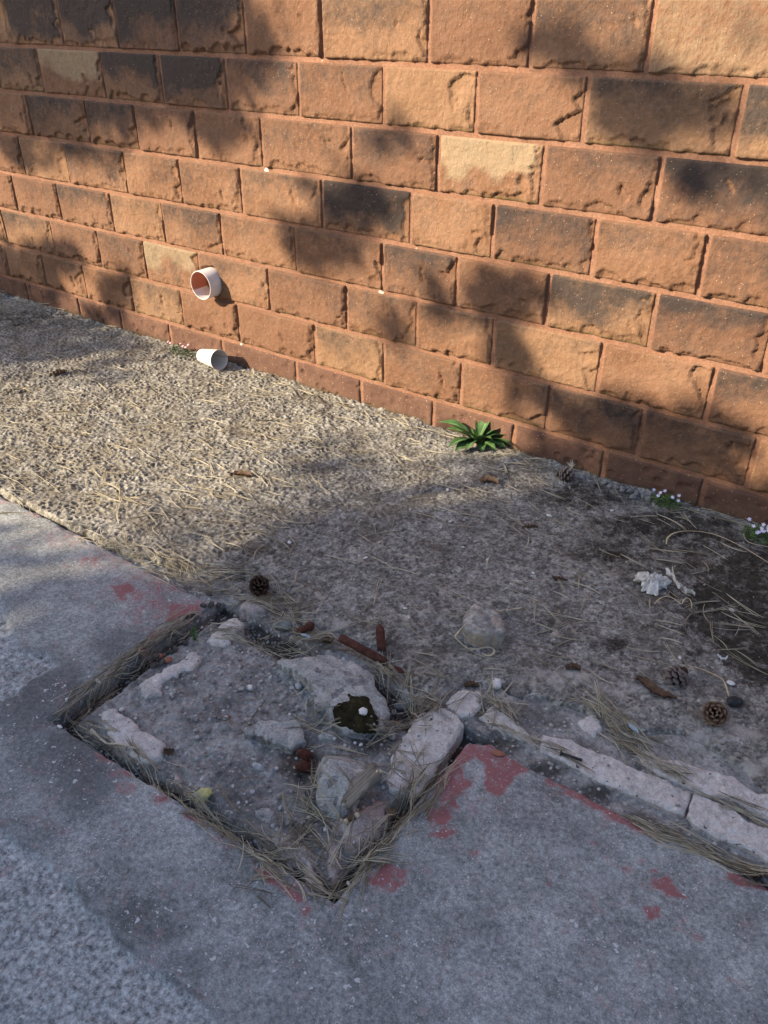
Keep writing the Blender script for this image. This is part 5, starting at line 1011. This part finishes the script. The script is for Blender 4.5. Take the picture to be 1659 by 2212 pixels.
# loose needles one by one
protos = []
def loose(px, py, az, L, bend):
    q = at(px, py)
    if q[1] > -.02: return
    v, f = needle_geo((q[0]-math.cos(az)*L/2, q[1]-math.sin(az)*L/2), az, L, bend, .0015, .00095, R.random() < .7); V = np.array(v)
    o = mesh('pine_needle', V-q, np.array(f), 'needle', loc=tuple(q), attrs={'tone': [R.uniform(.3, 1)]*len(V)}); tag(o, 'dry tan pine needle lying loose on the rough concrete apron', 'pine needle', 'loose pine needles on the apron')
cnt = 0
while cnt < 290:
    px, py = R.uniform(-20, 1670), R.uniform(730, 1480); q = G(px, py)
    if q[1] > -.05 or sdist(np.array([q[0]]), np.array([q[1]]), apf)[0][0] < .02: continue
    if R.random() > (.95 if px < 700 else .55): continue
    loose(px, py, R.gauss(-.05, .55)+(math.pi if R.random() < .5 else 0), R.uniform(.05, .13), R.gauss(0, .35)); cnt += 1

# ================================================================== THE TREE THAT CASTS THE SHADE (unseen, left of and behind the camera; leaves placed to shape it)
SH_W = [(200, 100, 420, 170, .85), (120, 260, 200, 90, .5), (700, 480, 90, 110, .4), (1380, 930, 190, 70, .5), (1330, 180, 150, 60, .4), (1040, 650, 160, 50, .5), (90, 50, 240, 95, .93), (330, 80, 160, 110, .85), (430, 185, 85, 70, .9), (290, 190, 120, 70, .7), (60, 200, 130, 90, .6), (150, 280, 120, 50, .5), (480, 270, 70, 55, .8), (190, 335, 90, 40, .55), (70, 330, 60, 40, .5),
        (785, 450, 95, 60, .75), (720, 540, 90, 60, .7), (830, 300, 60, 40, .5), (690, 400, 40, 40, .3), (1230, 110, 80, 55, .85), (1440, 240, 170, 75, .95), (1640, 40, 40, 60, .4), (1560, 400, 110, 45, .5),
        (1110, 640, 95, 60, .8), (1105, 750, 60, 55, .8), (1150, 850, 60, 60, .65), (860, 700, 55, 50, .4), (1270, 910, 110, 50, .6), (1510, 970, 150, 80, .85), (1350, 900, 60, 50, .3), (110, 565, 70, 55, .8), (265, 635, 45, 50, .8), (10, 580, 60, 60, .8), (440, 700, 40, 26, .2), (960, 470, 40, 30, .2),
        (1180, 1000, 120, 40, .8), (1350, 1060, 160, 50, .95), (1550, 1090, 170, 60, .95), (60, 640, 90, 40, .7), (210, 690, 60, 26, .55), (930, 900, 30, 20, .2)]
LIT = [(-500, 800), (120, 800), (260, 770), (330, 700), (430, 640), (540, 640), (640, 700), (800, 760), (905, 800), (1080, 860), (1150, 950), (1085, 995), (1000, 1015), (850, 985), (700, 1010), (570, 1070), (450, 1130), (370, 1190), (260, 1240), (150, 1290), (60, 1330), (-500, 1400)]
LITP = np.array(LIT, float)
def lit_wall(px, py):
    o = np.ones_like(px)
    for cx, cy, rx, ry, v in SH_W: o = o*(1-min(.97, v*1.12)*sst(1.3, .6, np.hypot((px-cx)/rx, (py-cy)/ry)))
    return o**1.5
def lit_ground(px, py):
    d = sdist(px, py, LITP)[0]; o = sst(-125, 95, d)
    for cx, cy, rx, ry, v in [(40, 705, 290, 70, .92), (40, 1310, 320, 180, .68), (240, 765, 170, 24, .6), (700, 985, 160, 30, .45), (350, 1130, 120, 40, .25)]: o = o*(1-v*sst(1.3, .4, np.hypot((px-cx)/rx, (py-cy)/ry)))
    for cx, cy, rx, ry, v in [(820, 1050, 260, 50, .3), (1130, 1000, 110, 30, .55), (600, 1210, 90, 20, .15)]: o = np.maximum(o, v*sst(1.3, .4, np.hypot((px-cx)/rx, (py-cy)/ry)))
    return o
LFV, LFF = [], []
AL = .0034
def shade_crown(n_target, sampler, litf, area_perp, s0, s1):
    P = sampler(n_target); px, py = PX(P); lit = np.clip(litf(px, py), .003, 1); tau = np.minimum(-np.log(lit), 5.5)
    want = tau*area_perp/(AL*.5)/n_target       # leaves per sample
    keep = RS.rand(n_target) < want; P = P[keep]; s = RS.uniform(s0, s1, len(P)); return P-SUN_DIR[None, :]*s[:, None]
nW = 26000; nG = 60000
cw = shade_crown(nW, lambda n: np.stack([RS.uniform(-5.2, .6, n), np.zeros(n), RS.uniform(0, 1.75, n)], -1), lit_wall, 5.8*1.75*abs(SUN_DIR[1]), 6.0, 8.8)
cg = shade_crown(nG, lambda n: np.stack([RS.uniform(-5.2, .9, n), RS.uniform(-3.4, 0, n), np.full(n, GZ)], -1), lit_ground, 6.1*3.4*abs(SUN_DIR[2]), 8.0, 12.0)
C = np.concatenate([cw, cg]); n = len(C); s = .075*RS.uniform(.7, 1.3, n)
d1 = RS.normal(size=(n, 3)); d1 /= np.linalg.norm(d1, axis=1)[:, None]; d2 = np.cross(d1, RS.normal(size=(n, 3))); d2 /= np.linalg.norm(d2, axis=1)[:, None]
V = np.stack([C-d1*s[:, None]*.65, C+d2*s[:, None]*.5, C+d1*s[:, None]*.65, C-d2*s[:, None]*.5], 1).reshape(-1, 3); F = np.arange(4*n).reshape(n, 4)
TB = np.array([-6.5, -8.0, -.05]); tree = empty('pine_tree', tuple(TB)); tag(tree, 'unseen tall pine tree behind the camera, its leaves placed to shade wall and path', 'tree')
mesh('shade_crown', V-TB, F, 'pine_foliage', tree, smooth=False)
pts = lerp_path([TB, TB+[.05, .1, 2.5], TB+[0, .2, 5], TB+[.1, .2, 8.5]], 18)-TB; v, f = tube_geo(pts, np.linspace(.24, .08, 18), n=14, rough=.1); mesh('trunk', v, f, 'bark', tree)
for e, h0 in (((-4.6, -6.4, 3.6), 4.0), ((-5.2, -6.0, 3.9), 4.8), ((-4.2, -7.2, 2.9), 3.4)):
    a = TB+[0, .15, h0]; b = np.array(e); v, f = tube_geo(lerp_path([a, (a+b)/2+[0, 0, .2], b], 8)-TB, np.linspace(.06, .015, 8), n=8); mesh('limb', v, f, 'bark', tree)
hb = np.array([2.0, -5.9, -.05]); sky_block_hedge = empty('sky_block_hedge', tuple(hb)); tag(sky_block_hedge, 'unseen foliage screen added behind the camera to block low sky light', 'sky_block_hedge')  # added out of view to keep low sky light off the wall
n = 13000; hx = RS.uniform(-14, 9, n); C = np.stack([hx, -5.9+RS.uniform(-.45, .45, n), np.where(hx < -4.3, 2.5, 4.6)*RS.rand(n)**.9], -1)-hb; C[:, 2] *= 1-.06*np.abs(np.sin(C[:, 0]*2.1)); sz = RS.uniform(.10, .2, n)
d1 = RS.normal(size=(n, 3)); d1 /= np.linalg.norm(d1, axis=1)[:, None]; d2 = np.cross(d1, RS.normal(size=(n, 3))); d2 /= np.linalg.norm(d2, axis=1)[:, None]
V = np.stack([C-d1*sz[:, None], C+d2*sz[:, None]*.6, C+d1*sz[:, None], C-d2*sz[:, None]*.6], 1).reshape(-1, 3); mesh('foliage', V, np.arange(4*n).reshape(n, 4), 'pine_foliage', sky_block_hedge, smooth=False)
SVv, SFf = [], []
for i in range(24):
    x = -6.1+i*.56; v, f = tube_geo(lerp_path([[x, 0, 0], [x+.1, .05, 2], [x, .1, 4.2]], 6), [.05, .045, .04, .03, .02, .01], n=7); SFf += [tuple(q+len(SVv) for q in ff) for ff in f]; SVv += list(v)
mesh('stems', np.array(SVv), SFf, 'bark', sky_block_hedge)
print('leaves', n, 'litter verts', len(LV), 'objects', len(bpy.data.objects))
